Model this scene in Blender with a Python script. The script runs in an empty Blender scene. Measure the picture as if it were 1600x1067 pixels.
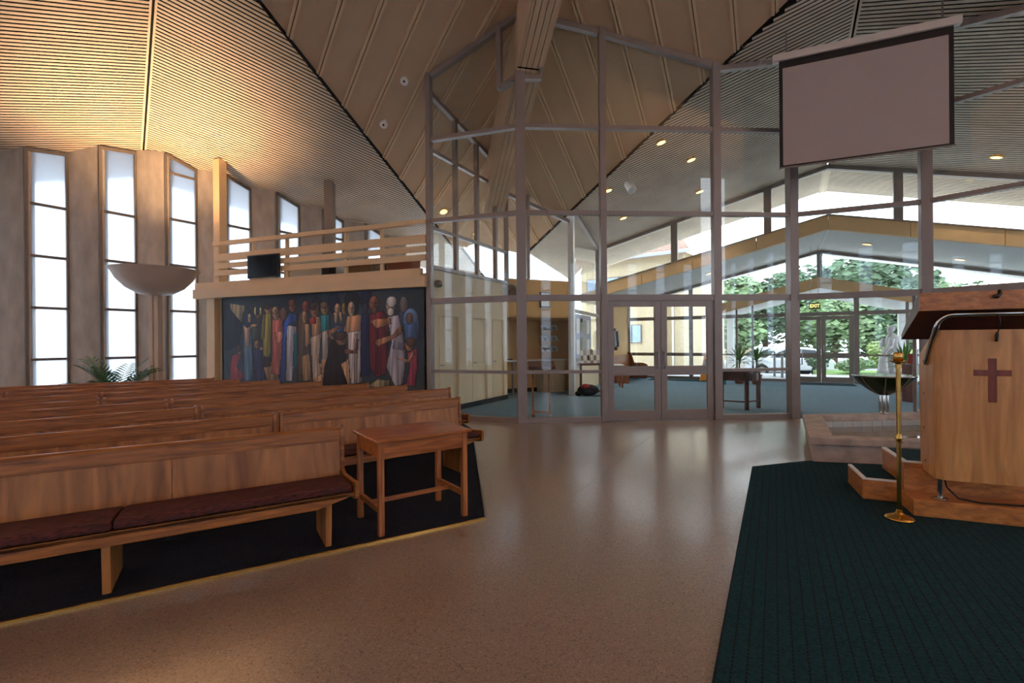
import bpy, bmesh, math, random
from mathutils import Vector, Matrix

random.seed(7)
SC = bpy.context.scene
COL = SC.collection

# ------------------------------------------------------------------ camera
EYE = Vector((0.0, 0.0, 1.5))
cam_data = bpy.data.cameras.new('camera')
cam_data.lens = 17.0
cam_data.sensor_width = 36.0
cam_data.clip_end = 400
cam = bpy.data.objects.new('camera', cam_data)
cam.location = EYE
cam.rotation_euler = (math.radians(90), 0.0079, 0)
COL.objects.link(cam)
SC.camera = cam

# ------------------------------------------------------------------ sky and exposure
world = bpy.data.worlds.new('overcast_sky')
SC.world = world
world.use_nodes = True
wn = world.node_tree.nodes
wl_ = world.node_tree.links
wn.clear()
w_out = wn.new('ShaderNodeOutputWorld')
w_bg = wn.new('ShaderNodeBackground')
w_noise = wn.new('ShaderNodeTexNoise')
w_ramp = wn.new('ShaderNodeValToRGB')
w_tc = wn.new('ShaderNodeTexCoord')
w_noise.inputs['Scale'].default_value = 2.2
w_noise.inputs['Detail'].default_value = 4
w_ramp.color_ramp.elements[0].position = 0.38
w_ramp.color_ramp.elements[0].color = (0.62, 0.79, 1.0, 1)
w_ramp.color_ramp.elements[1].position = 0.62
w_ramp.color_ramp.elements[1].color = (0.93, 0.96, 1.0, 1)
wl_.new(w_tc.outputs['Generated'], w_noise.inputs['Vector'])
wl_.new(w_noise.outputs['Fac'], w_ramp.inputs['Fac'])
wl_.new(w_ramp.outputs['Color'], w_bg.inputs['Color'])
w_bg.inputs['Strength'].default_value = 4.2
wl_.new(w_bg.outputs['Background'], w_out.inputs['Surface'])

SC.view_settings.view_transform = 'Standard'
SC.view_settings.look = 'None'
SC.view_settings.gamma = 1.0
SC.view_settings.use_curve_mapping = False
SC.view_settings.exposure = 0.35
SC.cycles.use_denoising = True
SC.cycles.denoising_prefilter = 'FAST'
SC.cycles.max_bounces = 10
SC.cycles.diffuse_bounces = 6
SC.cycles.transparent_max_bounces = 24
SC.cycles.sample_clamp_indirect = 6.0

# ------------------------------------------------------------------ materials
MATS = {}
def srgb(r, g, b):
    def f(c):
        c = c / 255.0
        return c / 12.92 if c <= 0.04045 else ((c + 0.055) / 1.055) ** 2.4
    return (f(r), f(g), f(b), 1.0)

def new_mat(name):
    m = bpy.data.materials.new(name)
    m.use_nodes = True
    nt = m.node_tree
    b = nt.nodes['Principled BSDF']
    MATS[name] = m
    return m, nt, b

def plain(name, rgb, rough=0.6, metal=0.0, noise=0.0, nscale=8.0, bump=0.0, bscale=60.0, spec=0.5, stretch=(1, 1, 1)):
    """principled material with a soft procedural variation of the colour and fine relief"""
    m, nt, b = new_mat(name)
    c = srgb(*rgb)
    b.inputs['Base Color'].default_value = c
    b.inputs['Roughness'].default_value = rough
    b.inputs['Metallic'].default_value = metal
    b.inputs['Specular IOR Level'].default_value = spec
    tc = nt.nodes.new('ShaderNodeTexCoord')
    mp = nt.nodes.new('ShaderNodeMapping')
    mp.inputs['Scale'].default_value = stretch
    nt.links.new(tc.outputs['Object'], mp.inputs['Vector'])
    if noise > 0:
        n = nt.nodes.new('ShaderNodeTexNoise')
        n.inputs['Scale'].default_value = nscale
        n.inputs['Detail'].default_value = 5
        nt.links.new(mp.outputs['Vector'], n.inputs['Vector'])
        r = nt.nodes.new('ShaderNodeValToRGB')
        r.color_ramp.elements[0].position = 0.3
        r.color_ramp.elements[1].position = 0.7
        r.color_ramp.elements[0].color = tuple(x * (1 - noise) for x in c[:3]) + (1,)
        r.color_ramp.elements[1].color = tuple(min(1, x * (1 + noise)) for x in c[:3]) + (1,)
        nt.links.new(n.outputs['Fac'], r.inputs['Fac'])
        nt.links.new(r.outputs['Color'], b.inputs['Base Color'])
    if bump > 0:
        n2 = nt.nodes.new('ShaderNodeTexNoise')
        n2.inputs['Scale'].default_value = bscale
        n2.inputs['Detail'].default_value = 3
        nt.links.new(mp.outputs['Vector'], n2.inputs['Vector'])
        bp = nt.nodes.new('ShaderNodeBump')
        bp.inputs['Strength'].default_value = bump
        bp.inputs['Distance'].default_value = 0.01
        nt.links.new(n2.outputs['Fac'], bp.inputs['Height'])
        nt.links.new(bp.outputs['Normal'], b.inputs['Normal'])
    return m

def wood(name, dark, light, rough=0.35, stretch=(1.2, 14, 14), scale=2.2, distort=1.2, coat=0.15):
    """timber: noise drawn out along the grain, x is the grain unless the stretch says otherwise"""
    m, nt, b = new_mat(name)
    tc = nt.nodes.new('ShaderNodeTexCoord')
    mp = nt.nodes.new('ShaderNodeMapping')
    mp.inputs['Scale'].default_value = stretch
    n = nt.nodes.new('ShaderNodeTexNoise')
    n.inputs['Scale'].default_value = scale
    n.inputs['Detail'].default_value = 6
    n.inputs['Distortion'].default_value = distort
    r = nt.nodes.new('ShaderNodeValToRGB')
    r.color_ramp.elements[0].position = 0.3
    r.color_ramp.elements[0].color = srgb(*dark)
    r.color_ramp.elements[1].position = 0.68
    r.color_ramp.elements[1].color = srgb(*light)
    nt.links.new(tc.outputs['Object'], mp.inputs['Vector'])
    nt.links.new(mp.outputs['Vector'], n.inputs['Vector'])
    nt.links.new(n.outputs['Fac'], r.inputs['Fac'])
    nt.links.new(r.outputs['Color'], b.inputs['Base Color'])
    b.inputs['Roughness'].default_value = rough
    b.inputs['Coat Weight'].default_value = coat
    b.inputs['Coat Roughness'].default_value = 0.25
    return m

def emit(name, rgb, strength):
    m, nt, b = new_mat(name)
    b.inputs['Base Color'].default_value = srgb(*rgb)
    b.inputs['Emission Color'].default_value = srgb(*rgb)
    b.inputs['Emission Strength'].default_value = strength
    return m

def glass(name, tint=(0.972, 0.985, 0.98), base=0.04, edge=0.75, rough=0.0):
    """thin clear pane: transparent body with a facing-dependent surface reflection, as real glass has"""
    m = bpy.data.materials.new(name); m.use_nodes = True
    MATS[name] = m
    nt = m.node_tree; nt.nodes.clear()
    out = nt.nodes.new('ShaderNodeOutputMaterial')
    mix = nt.nodes.new('ShaderNodeMixShader')
    tr = nt.nodes.new('ShaderNodeBsdfTransparent'); tr.inputs['Color'].default_value = tint + (1,)
    gl = nt.nodes.new('ShaderNodeBsdfGlossy'); gl.inputs['Roughness'].default_value = rough
    lw = nt.nodes.new('ShaderNodeLayerWeight'); lw.inputs['Blend'].default_value = 0.5
    pw = nt.nodes.new('ShaderNodeMath'); pw.operation = 'POWER'; pw.inputs[1].default_value = 4.0
    ml = nt.nodes.new('ShaderNodeMath'); ml.operation = 'MULTIPLY_ADD'
    ml.inputs[1].default_value = edge; ml.inputs[2].default_value = base
    nt.links.new(lw.outputs['Facing'], pw.inputs[0])
    nt.links.new(pw.outputs[0], ml.inputs[0])
    nt.links.new(ml.outputs[0], mix.inputs['Fac'])
    nt.links.new(tr.outputs[0], mix.inputs[1])
    nt.links.new(gl.outputs[0], mix.inputs[2])
    nt.links.new(mix.outputs[0], out.inputs['Surface'])
    return m

def frosted(name):
    """obscure glass: scatters the daylight behind it and still hints at the soffit above"""
    m = bpy.data.materials.new(name); m.use_nodes = True
    MATS[name] = m
    nt = m.node_tree; nt.nodes.clear()
    out = nt.nodes.new('ShaderNodeOutputMaterial')
    mix = nt.nodes.new('ShaderNodeMixShader'); mix.inputs['Fac'].default_value = 0.45
    tl = nt.nodes.new('ShaderNodeBsdfTranslucent'); tl.inputs['Color'].default_value = (0.84, 0.88, 0.92, 1)
    rf = nt.nodes.new('ShaderNodeBsdfRefraction'); rf.inputs['Roughness'].default_value = 0.32
    rf.inputs['IOR'].default_value = 1.12; rf.inputs['Color'].default_value = (0.80, 0.85, 0.90, 1)
    tc = nt.nodes.new('ShaderNodeTexCoord')
    n = nt.nodes.new('ShaderNodeTexNoise'); n.inputs['Scale'].default_value = 140
    bp = nt.nodes.new('ShaderNodeBump'); bp.inputs['Strength'].default_value = 0.25; bp.inputs['Distance'].default_value = 0.003
    nt.links.new(tc.outputs['Object'], n.inputs['Vector'])
    nt.links.new(n.outputs['Fac'], bp.inputs['Height'])
    nt.links.new(bp.outputs['Normal'], rf.inputs['Normal'])
    nt.links.new(rf.outputs[0], mix.inputs[1])
    nt.links.new(tl.outputs[0], mix.inputs[2])
    gl = nt.nodes.new('ShaderNodeBsdfGlossy'); gl.inputs['Roughness'].default_value = 0.25
    m2 = nt.nodes.new('ShaderNodeMixShader'); m2.inputs['Fac'].default_value = 0.05
    nt.links.new(mix.outputs[0], m2.inputs[1]); nt.links.new(gl.outputs[0], m2.inputs[2])
    nt.links.new(m2.outputs[0], out.inputs['Surface'])
    return m

def speckle(name, base, dark, light, scale, rough, coat=0.0):
    """terrazzo: fine light and dark chips in a pinkish matrix"""
    m, nt, b = new_mat(name)
    tc = nt.nodes.new('ShaderNodeTexCoord')
    v = nt.nodes.new('ShaderNodeTexVoronoi'); v.inputs['Scale'].default_value = scale
    r = nt.nodes.new('ShaderNodeValToRGB'); r.color_ramp.interpolation = 'LINEAR'
    e = r.color_ramp.elements
    e[0].position = 0.0; e[0].color = srgb(*dark)
    e[1].position = 1.0; e[1].color = srgb(*light)
    k = e.new(0.16); k.color = srgb(*base)
    k = e.new(0.8); k.color = srgb(*base)
    sp = nt.nodes.new('ShaderNodeSeparateColor')
    mp = nt.nodes.new('ShaderNodeMapping'); mp.inputs['Location'].default_value = (0.013, 0.017, 0.0371)
    nt.links.new(tc.outputs['Object'], mp.inputs['Vector'])
    nt.links.new(mp.outputs['Vector'], v.inputs['Vector'])
    nt.links.new(v.outputs['Color'], sp.inputs['Color'])
    nt.links.new(sp.outputs['Red'], r.inputs['Fac'])
    nt.links.new(r.outputs['Color'], b.inputs['Base Color'])
    b.inputs['Coat Weight'].default_value = 1.0; b.inputs['Coat Roughness'].default_value = 0.2; b.inputs['Coat IOR'].default_value = 1.7
    b.inputs['Roughness'].default_value = rough
    n3 = nt.nodes.new('ShaderNodeTexNoise'); n3.inputs['Scale'].default_value = 9; n3.inputs['Detail'].default_value = 3
    bp = nt.nodes.new('ShaderNodeBump'); bp.inputs['Strength'].default_value = 0.16; bp.inputs['Distance'].default_value = 0.01
    nt.links.new(bp.outputs['Normal'], b.inputs['Coat Normal'])
    nt.links.new(tc.outputs['Object'], n3.inputs['Vector'])
    nt.links.new(n3.outputs['Fac'], bp.inputs['Height'])
    nt.links.new(bp.outputs['Normal'], b.inputs['Normal'])
    return m

def carpet(name, base, dot, ang, pitch=0.075, dots=True):
    """woven carpet with rows of tiny stitches running at angle ang"""
    m, nt, b = new_mat(name)
    b.inputs['Roughness'].default_value = 0.95
    b.inputs['Specular IOR Level'].default_value = 0.1
    tc = nt.nodes.new('ShaderNodeTexCoord')
    mp = nt.nodes.new('ShaderNodeMapping'); mp.inputs['Rotation'].default_value = (0, 0, ang)
    nt.links.new(tc.outputs['Object'], mp.inputs['Vector'])
    n = nt.nodes.new('ShaderNodeTexNoise'); n.inputs['Scale'].default_value = 55; n.inputs['Detail'].default_value = 4
    nt.links.new(mp.outputs['Vector'], n.inputs['Vector'])
    r = nt.nodes.new('ShaderNodeValToRGB')
    c = srgb(*base)
    r.color_ramp.elements[0].position = 0.25; r.color_ramp.elements[0].color = tuple(x * 0.55 for x in c[:3]) + (1,)
    r.color_ramp.elements[1].position = 0.75; r.color_ramp.elements[1].color = tuple(x * 1.35 for x in c[:3]) + (1,)
    nt.links.new(n.outputs['Fac'], r.inputs['Fac'])
    last = r.outputs['Color']
    if dots:
        sx = nt.nodes.new('ShaderNodeSeparateXYZ'); nt.links.new(mp.outputs['Vector'], sx.inputs[0])
        def cell(sock, p, w):
            d = nt.nodes.new('ShaderNodeMath'); d.operation = 'DIVIDE'; d.inputs[1].default_value = p
            nt.links.new(sock, d.inputs[0])
            f = nt.nodes.new('ShaderNodeMath'); f.operation = 'FRACT'; nt.links.new(d.outputs[0], f.inputs[0])
            l = nt.nodes.new('ShaderNodeMath'); l.operation = 'LESS_THAN'; l.inputs[1].default_value = w
            nt.links.new(f.outputs[0], l.inputs[0]); return l.outputs[0]
        a = cell(sx.outputs['X'], pitch, 0.13)
        c2 = cell(sx.outputs['Y'], 0.03, 0.35)
        mu = nt.nodes.new('ShaderNodeMath'); mu.operation = 'MULTIPLY'
        nt.links.new(a, mu.inputs[0]); nt.links.new(c2, mu.inputs[1])
        m1 = nt.nodes.new('ShaderNodeMixRGB'); m1.inputs['Color2'].default_value = tuple(x * 0.35 for x in c[:3]) + (1,)
        nt.links.new(a, m1.inputs['Fac']); nt.links.new(last, m1.inputs['Color1'])
        m2 = nt.nodes.new('ShaderNodeMixRGB'); m2.inputs['Color2'].default_value = srgb(*dot)
        nt.links.new(mu.outputs[0], m2.inputs['Fac']); nt.links.new(m1.outputs['Color'], m2.inputs['Color1'])
        last = m2.outputs['Color']
    nt.links.new(last, b.inputs['Base Color'])
    bp = nt.nodes.new('ShaderNodeBump'); bp.inputs['Strength'].default_value = 0.6; bp.inputs['Distance'].default_value = 0.01
    n2 = nt.nodes.new('ShaderNodeTexNoise'); n2.inputs['Scale'].default_value = 120
    nt.links.new(tc.outputs['Object'], n2.inputs['Vector'])
    nt.links.new(n2.outputs['Fac'], bp.inputs['Height']); nt.links.new(bp.outputs['Normal'], b.inputs['Normal'])
    return m

speckle('terrazzo', (151, 136, 121), (108, 90, 80), (180, 162, 150), 150, 0.36)
carpet('navy_carpet', (40, 47, 60), (70, 60, 60), math.radians(-31), dots=False)
carpet('green_carpet', (33, 66, 76), (66, 48, 44), math.radians(28.5), pitch=0.062)
carpet('blue_carpet', (122, 152, 174), (84, 112, 130), 0, dots=False)
plain('slat_wood', (224, 206, 182), 0.55, noise=0.10, nscale=1.5, stretch=(1, 1, 1))
plain('slat_backing', (20, 15, 12), 0.9)
plain('ceiling_panel', (204, 172, 138), 0.75, noise=0.03, nscale=0.8)
plain('ceiling_batten', (220, 190, 154), 0.6)
plain('beam_board', (212, 180, 146), 0.6, noise=0.04, nscale=3)
plain('concrete', (176, 166, 154), 0.85, noise=0.16, nscale=5.5, bump=0.25, bscale=30, stretch=(1, 1, 0.35))
plain('window_rail', (122, 112, 104), 0.5, noise=0.05)
plain('taupe_metal', (150, 138, 132), 0.42, metal=0.35, noise=0.04, nscale=3)
plain('dark_metal', (134, 124, 116), 0.45, metal=0.3, noise=0.04)
plain('near_black', (16, 16, 18), 0.5)
plain('gap_black', (8, 7, 6), 0.9)
plain('gallery_paint', (228, 196, 152), 0.5, noise=0.03, nscale=2)
plain('cream_wall', (240, 222, 190), 0.7, noise=0.03, nscale=1.5)
plain('tan_wall', (222, 178, 118), 0.7, noise=0.03, nscale=1.5)
plain('tan_fascia', (226, 184, 130), 0.55, noise=0.05, nscale=2)
plain('building_cream', (198, 182, 150), 0.8, noise=0.04)
plain('white_soffit', (226, 226, 222), 0.7, noise=0.02)
plain('white_paint', (236, 236, 232), 0.5, noise=0.02)
plain('outside_slat', (218, 222, 222), 0.6, noise=0.04)
glass('clear_glass')
frosted('frosted_glass')
wood('pew_wood', (112, 62, 26), (190, 122, 58), 0.36, (1.0, 16, 12), 2.0, 1.0)
wood('pew_panel', (140, 84, 42), (198, 136, 76), 0.42, (3.5, 3.5, 0.5), 1.5, 1.8)
wood('table_wood', (136, 74, 34), (198, 122, 64), 0.30, (1.0, 12, 12), 2.2, 0.8)
wood('table_leg_wood', (136, 74, 34), (196, 122, 64), 0.35, (12, 12, 1.0), 2.2, 0.6)
wood('lectern_veneer', (196, 130, 68), (232, 172, 104), 0.36, (5, 5, 0.55), 2.4, 1.3)
wood('lectern_edge', (168, 98, 46), (216, 146, 80), 0.34, (1.0, 12, 12), 2.2, 0.6)
wood('dark_stain', (62, 26, 16), (98, 44, 26), 0.35, (1.0, 10, 10), 2.0, 0.6)
wood('cross_wood', (112, 44, 22), (150, 66, 34), 0.4, (8, 8, 1.0), 3.0, 0.5)
wood('foyer_wood', (98, 52, 30), (150, 88, 54), 0.4, (8, 8, 1.0), 2.0, 0.5)
wood('red_wood', (66, 34, 24), (112, 62, 44), 0.3, (6, 6, 1.0), 2.0, 0.5)
wood('pew_cushion', (30, 24, 32), (104, 48, 38), 0.9, (9, 22, 22), 3.2, 0.4, coat=0.0)
plain('brass', (222, 178, 98), 0.23, metal=1.0, noise=0.08, nscale=12)
plain('chrome', (206, 204, 200), 0.12, metal=1.0)
plain('steel', (150, 150, 150), 0.3, metal=0.9)
plain('screen_cloth', (186, 170, 164), 0.85)
plain('screen_case', (226, 212, 202), 0.5)
plain('lamp_shell', (214, 190, 168), 0.4)
plain('font_concrete', (190, 176, 166), 0.8, noise=0.22, nscale=7, bump=0.5, bscale=24)
plain('font_tile', (196, 204, 204), 0.3)
plain('bowl_green', (28, 52, 34), 0.25, metal=0.4)
plain('white_nosing', (244, 240, 234), 0.5)
plain('leaf_green', (62, 112, 48), 0.5, noise=0.3, nscale=3)
plain('yucca_green', (92, 134, 60), 0.5, noise=0.3, nscale=4)
plain('terracotta', (150, 92, 66), 0.7)
plain('black_plastic', (22, 22, 24), 0.35)
plain('tv_screen', (10, 12, 20), 0.12)
plain('paper', (236, 234, 228), 0.7)
plain('teal_plastic', (10, 96, 92), 0.4)
plain('backpack_cloth', (24, 24, 30), 0.8, noise=0.3, nscale=20)
plain('red_cloth', (150, 36, 40), 0.7)
plain('yellow_cloth', (232, 200, 30), 0.6)
plain('orange_plastic', (232, 150, 44), 0.4)
plain('exit_green', (74, 92, 50), 0.4)
emit('exit_letters', (255, 240, 150), 1.0)
plain('statue_stone', (206, 204, 202), 0.7, noise=0.08, nscale=6)
plain('roof_tile', (216, 184, 172), 0.7, noise=0.2, nscale=12)
plain('car_paint', (196, 200, 206), 0.25)
plain('sky_glass', (150, 178, 204), 0.12)
plain('car_glass', (40, 52, 62), 0.1)
plain('tyre', (24, 24, 26), 0.8)
plain('asphalt', (176, 177, 180), 0.9, noise=0.1, nscale=2)
plain('lawn', (104, 136, 66), 0.9, noise=0.25, nscale=6)
plain('tree_leaf_dark', (88, 114, 86), 0.6, noise=0.35, nscale=0.8)
plain('tree_leaf_mid', (122, 148, 104), 0.6, noise=0.35, nscale=0.8)
plain('tree_leaf_pale', (156, 178, 112), 0.6, noise=0.3, nscale=1.2)
plain('bark', (96, 76, 58), 0.9, noise=0.2)
plain('grey_fence', (172, 178, 196), 0.8)
plain('wicker', (128, 104, 74), 0.8, noise=0.3, nscale=30)
plain('lens_white', (238, 234, 228), 0.4)
emit('downlight_glow', (255, 214, 140), 2.2)
emit('lamp_glow', (255, 200, 140), 6.0)

# water
m, nt, b = new_mat('font_water')
b.inputs['Base Color'].default_value = srgb(176, 168, 146)
b.inputs['Roughness'].default_value = 0.03
b.inputs['Transmission Weight'].default_value = 0.55
b.inputs['IOR'].default_value = 1.33

# ------------------------------------------------------------------ mesh helpers
def V(*a):
    return Vector(a[0]) if len(a) == 1 else Vector(a)

def wloc(o):
    p = Vector((0, 0, 0))
    while o is not None:
        p = p + o.location
        o = o.parent
    return p

class MB:
    """collects shapes and links them as ONE mesh object"""
    def __init__(s):
        s.v = []; s.f = []; s.mi = []; s.cur = 0
    def add(s, vs, fs):
        o = len(s.v)
        s.v += [tuple(p) for p in vs]
        for f in fs:
            s.f.append(tuple(o + i for i in f)); s.mi.append(s.cur)
        return s
    def para(s, o, a, b, c):
        """solid spanned from corner o by three edge vectors"""
        o, a, b, c = V(o), V(a), V(b), V(c)
        p = [o, o + a, o + a + b, o + b, o + c, o + a + c, o + a + b + c, o + b + c]
        f = [(0, 3, 2, 1), (4, 5, 6, 7), (0, 1, 5, 4), (1, 2, 6, 5), (2, 3, 7, 6), (3, 0, 4, 7)]
        if a.cross(b).dot(c) < 0:
            f = [tuple(reversed(q)) for q in f]
        return s.add(p, f)
    def box(s, x0, x1, y0, y1, z0, z1):
        return s.para((x0, y0, z0), (x1 - x0, 0, 0), (0, y1 - y0, 0), (0, 0, z1 - z0))
    def bar(s, p, q, w, h, up=(0, 0, 1)):
        """rectangular bar from p to q, w across, h along up"""
        p, q = V(p), V(q)
        d = (q - p)
        u = V(up)
        side = d.cross(u)
        if side.length < 1e-6:
            side = d.cross(V(1, 0, 0))
        side.normalize()
        u = side.cross(d).normalized()
        return s.para(p - side * w / 2 - u * h / 2, d, side * w, u * h)
    def prism(s, pts, vec):
        """polygon (any winding) swept along vec"""
        pts = [V(p) for p in pts]; vec = V(vec)
        n = len(pts)
        nrm = Vector((0, 0, 0))
        for i in range(n):
            nrm += pts[i].cross(pts[(i + 1) % n])
        if nrm.dot(vec) < 0:
            pts = pts[::-1]
        vs = pts + [p + vec for p in pts]
        fs = [tuple(range(n - 1, -1, -1)), tuple(range(n, 2 * n))]
        for i in range(n):
            j = (i + 1) % n
            fs.append((i, j, n + j, n + i))
        return s.add(vs, fs)
    def tube(s, pts, r, n=8, cap=True):
        pts = [V(p) for p in pts]
        rs = r if isinstance(r, (list, tuple)) else [r] * len(pts)
        rings = []
        ref = None
        for i, p in enumerate(pts):
            if i == 0: t = pts[1] - pts[0]
            elif i == len(pts) - 1: t = pts[-1] - pts[-2]
            else: t = pts[i + 1] - pts[i - 1]
            t.normalize()
            if ref is None:
                ref = t.cross(V(0, 0, 1)) if abs(t.z) < 0.9 else t.cross(V(1, 0, 0))
            ref = (ref - t * ref.dot(t)).normalized()
            bb = t.cross(ref)
            rings.append([p + (ref * math.cos(2 * math.pi * k / n) + bb * math.sin(2 * math.pi * k / n)) * rs[i] for k in range(n)])
        vs = [q for rg in rings for q in rg]
        fs = []
        for i in range(len(rings) - 1):
            for k in range(n):
                k2 = (k + 1) % n
                fs.append((i * n + k, i * n + k2, (i + 1) * n + k2, (i + 1) * n + k))
        if cap:
            fs.append(tuple(range(n - 1, -1, -1)))
            fs.append(tuple(range((len(rings) - 1) * n, len(rings) * n)))
        return s.add(vs, fs)
    def lathe(s, prof, c=(0, 0, 0), n=24, sx=1.0, sy=1.0):
        c = V(c)
        vs = []; fs = []
        for r, z in prof:
            for k in range(n):
                a = 2 * math.pi * k / n
                vs.append(c + V(r * math.cos(a) * sx, r * math.sin(a) * sy, z))
        for i in range(len(prof) - 1):
            for k in range(n):
                k2 = (k + 1) % n
                fs.append((i * n + k, i * n + k2, (i + 1) * n + k2, (i + 1) * n + k))
        fs.append(tuple(range(n - 1, -1, -1)))
        fs.append(tuple(range((len(prof) - 1) * n, len(prof) * n)))
        return s.add(vs, fs)
    def ball(s, c, rx, ry=None, rz=None, n=14, m=9):
        ry = rx if ry is None else ry; rz = rx if rz is None else rz
        c = V(c)
        prof = []
        vs = []; fs = []
        for i in range(m + 1):
            t = -math.pi / 2 + math.pi * i / m
            for k in range(n):
                a = 2 * math.pi * k / n
                rr = max(math.cos(t), 0.02)
                vs.append(c + V(rr * math.cos(a) * rx, rr * math.sin(a) * ry, math.sin(t) * rz))
        for i in range(m):
            for k in range(n):
                k2 = (k + 1) % n
                fs.append((i * n + k, i * n + k2, (i + 1) * n + k2, (i + 1) * n + k))
        fs.append(tuple(range(n - 1, -1, -1)))
        fs.append(tuple(range(m * n, (m + 1) * n)))
        return s.add(vs, fs)
    def build(s, name, mat, parent=None, smooth=False, bevel=0.0, local=False):
        off = Vector((0, 0, 0)) if (parent is None or local) else wloc(parent)
        me = bpy.data.meshes.new(name)
        me.from_pydata([tuple(V(p) - off) for p in s.v], [], s.f)
        mats = mat if isinstance(mat, (list, tuple)) else [mat]
        for mm in mats:
            me.materials.append(MATS[mm])
        if len(mats) > 1:
            me.polygons.foreach_set('material_index', s.mi)
        if smooth:
            me.polygons.foreach_set('use_smooth', [True] * len(me.polygons))
        me.update()
        o = bpy.data.objects.new(name, me)
        COL.objects.link(o)
        if parent is not None:
            o.parent = parent
        if bevel > 0:
            bv = o.modifiers.new('bevel', 'BEVEL')
            bv.width = bevel; bv.segments = 2; bv.limit_method = 'ANGLE'
        if smooth:
            try:
                o.modifiers.new('ws', 'WEIGHTED_NORMAL')
            except Exception:
                pass
        return o

def tag(o, label=None, cat=None, group=None, kind=None):
    if label: o['label'] = label
    if cat: o['category'] = cat
    if group: o['group'] = group
    if kind: o['kind'] = kind
    return o

def thing(name, loc, label=None, cat=None, group=None, kind=None, rz=0.0):
    o = bpy.data.objects.new(name, None)
    o.empty_display_size = 0.2
    o.location = loc
    o.rotation_euler = (0, 0, rz)
    COL.objects.link(o)
    return tag(o, label, cat, group, kind)

def share(src, name, parent, loc=(0, 0, 0)):
    o = bpy.data.objects.new(name, src.data)
    COL.objects.link(o); o.parent = parent; o.location = loc
    return o

def copy_tree(o, parent=None):
    c = o.copy(); COL.objects.link(c); c.parent = parent
    for ch in list(o.children):
        copy_tree(ch, c)
    return c

F_PX = 755.6
ROLL = 0.0079
def at(x, y, Y):
    """photo pixel at a known distance -> place in the room (used once, to survey the room)"""
    u = x - 800.0; v = y - 533.5
    return EYE + V((u - ROLL * v) / F_PX, 1.0, -(v + ROLL * u) / F_PX) * Y

def on_floor(x, y, z=0.0):
    r = at(x, y, 1.0) - EYE
    return EYE + r * ((z - EYE.z) / r.z)

def lerp(a, b, t):
    return a + (b - a) * t

# ================================================================== the surveyed plan
S0L = V(-1.60, 9.50, 0); C0 = V(0.18, 8.90, 0); S1R = V(5.36, 9.23, 0); S2R = V(7.20, 8.40, 0)
S3R = S2R + V(0.613, -0.79, 0) * 6.0
RIDGE_L = V(-8.402, 11.088, 6.138); EL = V(0.630, -0.777, 0.224); DL = V(0.819, 0.574, 0)
RIDGE_R = V(6.28, 8.85, 7.10); PR_ = V(0.485, 0.875, 0); QR = V(0.875, -0.485, 0)
W0 = V(-10.074, 10.03, 0); WSTEP = V(0.97, 0.68, 0); WWIN = V(0.34, 0.57, 0)
def RF(t, a, z):
    p = RIDGE_R + PR_ * t + QR * a
    return V(p.x, p.y, z)
def pl_left(x, y):  return 6.741 + 0.315 * (x + 1.619) - 0.43 * (y - 9.507)
def pl_right(x, y): return 7.540 - 0.217 * (x - 0.639) - 0.5585 * (y - 8.929)
def z_L(x, y):
    r = V(x, y, 0) - V(RIDGE_L.x, RIDGE_L.y, 0)
    det = DL.x * EL.y - EL.x * DL.y
    a = (r.x * EL.y - EL.x * r.y) / det; b = (DL.x * r.y - DL.y * r.x) / det
    return RIDGE_L.z + EL.z * b - (0.22 if a > 0 else 0.25) * abs(a)
def z_R(x, y):
    r = V(x, y, 0) - V(RIDGE_R.x, RIDGE_R.y, 0)
    a = r.dot(QR); t = r.dot(PR_)
    return RIDGE_R.z - 0.1375 * t - 0.25 * abs(a)

def clip_poly(poly, n, c):
    """keep the part of a plan polygon where n.p <= c"""
    out = []
    for i in range(len(poly)):
        p, q = poly[i], poly[(i + 1) % len(poly)]
        dp = n[0] * p[0] + n[1] * p[1] - c; dq = n[0] * q[0] + n[1] * q[1] - c
        if dp <= 0: out.append(p)
        if (dp < 0 < dq) or (dq < 0 < dp):
            t = dp / (dp - dq)
            out.append((p[0] + (q[0] - p[0]) * t, p[1] + (q[1] - p[1]) * t))
    return out

# ================================================================== floors
def slab(name, pts, z0, z1, mat, kind='structure', parent=None):
    o = MB().prism([(x, y, z0) for x, y in pts], (0, 0, z1 - z0)).build(name, mat, parent)
    if kind: tag(o, kind=kind)
    return o
tag(slab('floor', [(-15, -9), (15, -9), (15, 6.0), (8.6, 6.6), (7.2, 8.4), (5.36, 9.23), (0.18, 8.9), (-1.6, 9.5), (-7.6, 11.7), (-8.4, 12.4), (-15, 8)], -0.3, 0.0, 'terrazzo'),
    'pinkish polished terrazzo floor between the two carpets', kind='structure')
# fine control joint across the terrazzo
fl = bpy.data.objects['floor']
MB().bar(on_floor(893, 776, 0.0006), on_floor(1006, 690, 0.0006), 0.006, 0.0012).build('joint', 'window_rail', fl)
MB().bar(on_floor(1006, 690, 0.0006), (3.0, 9.0, 0.0006), 0.006, 0.0012).build('joint', 'window_rail', fl)

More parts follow.
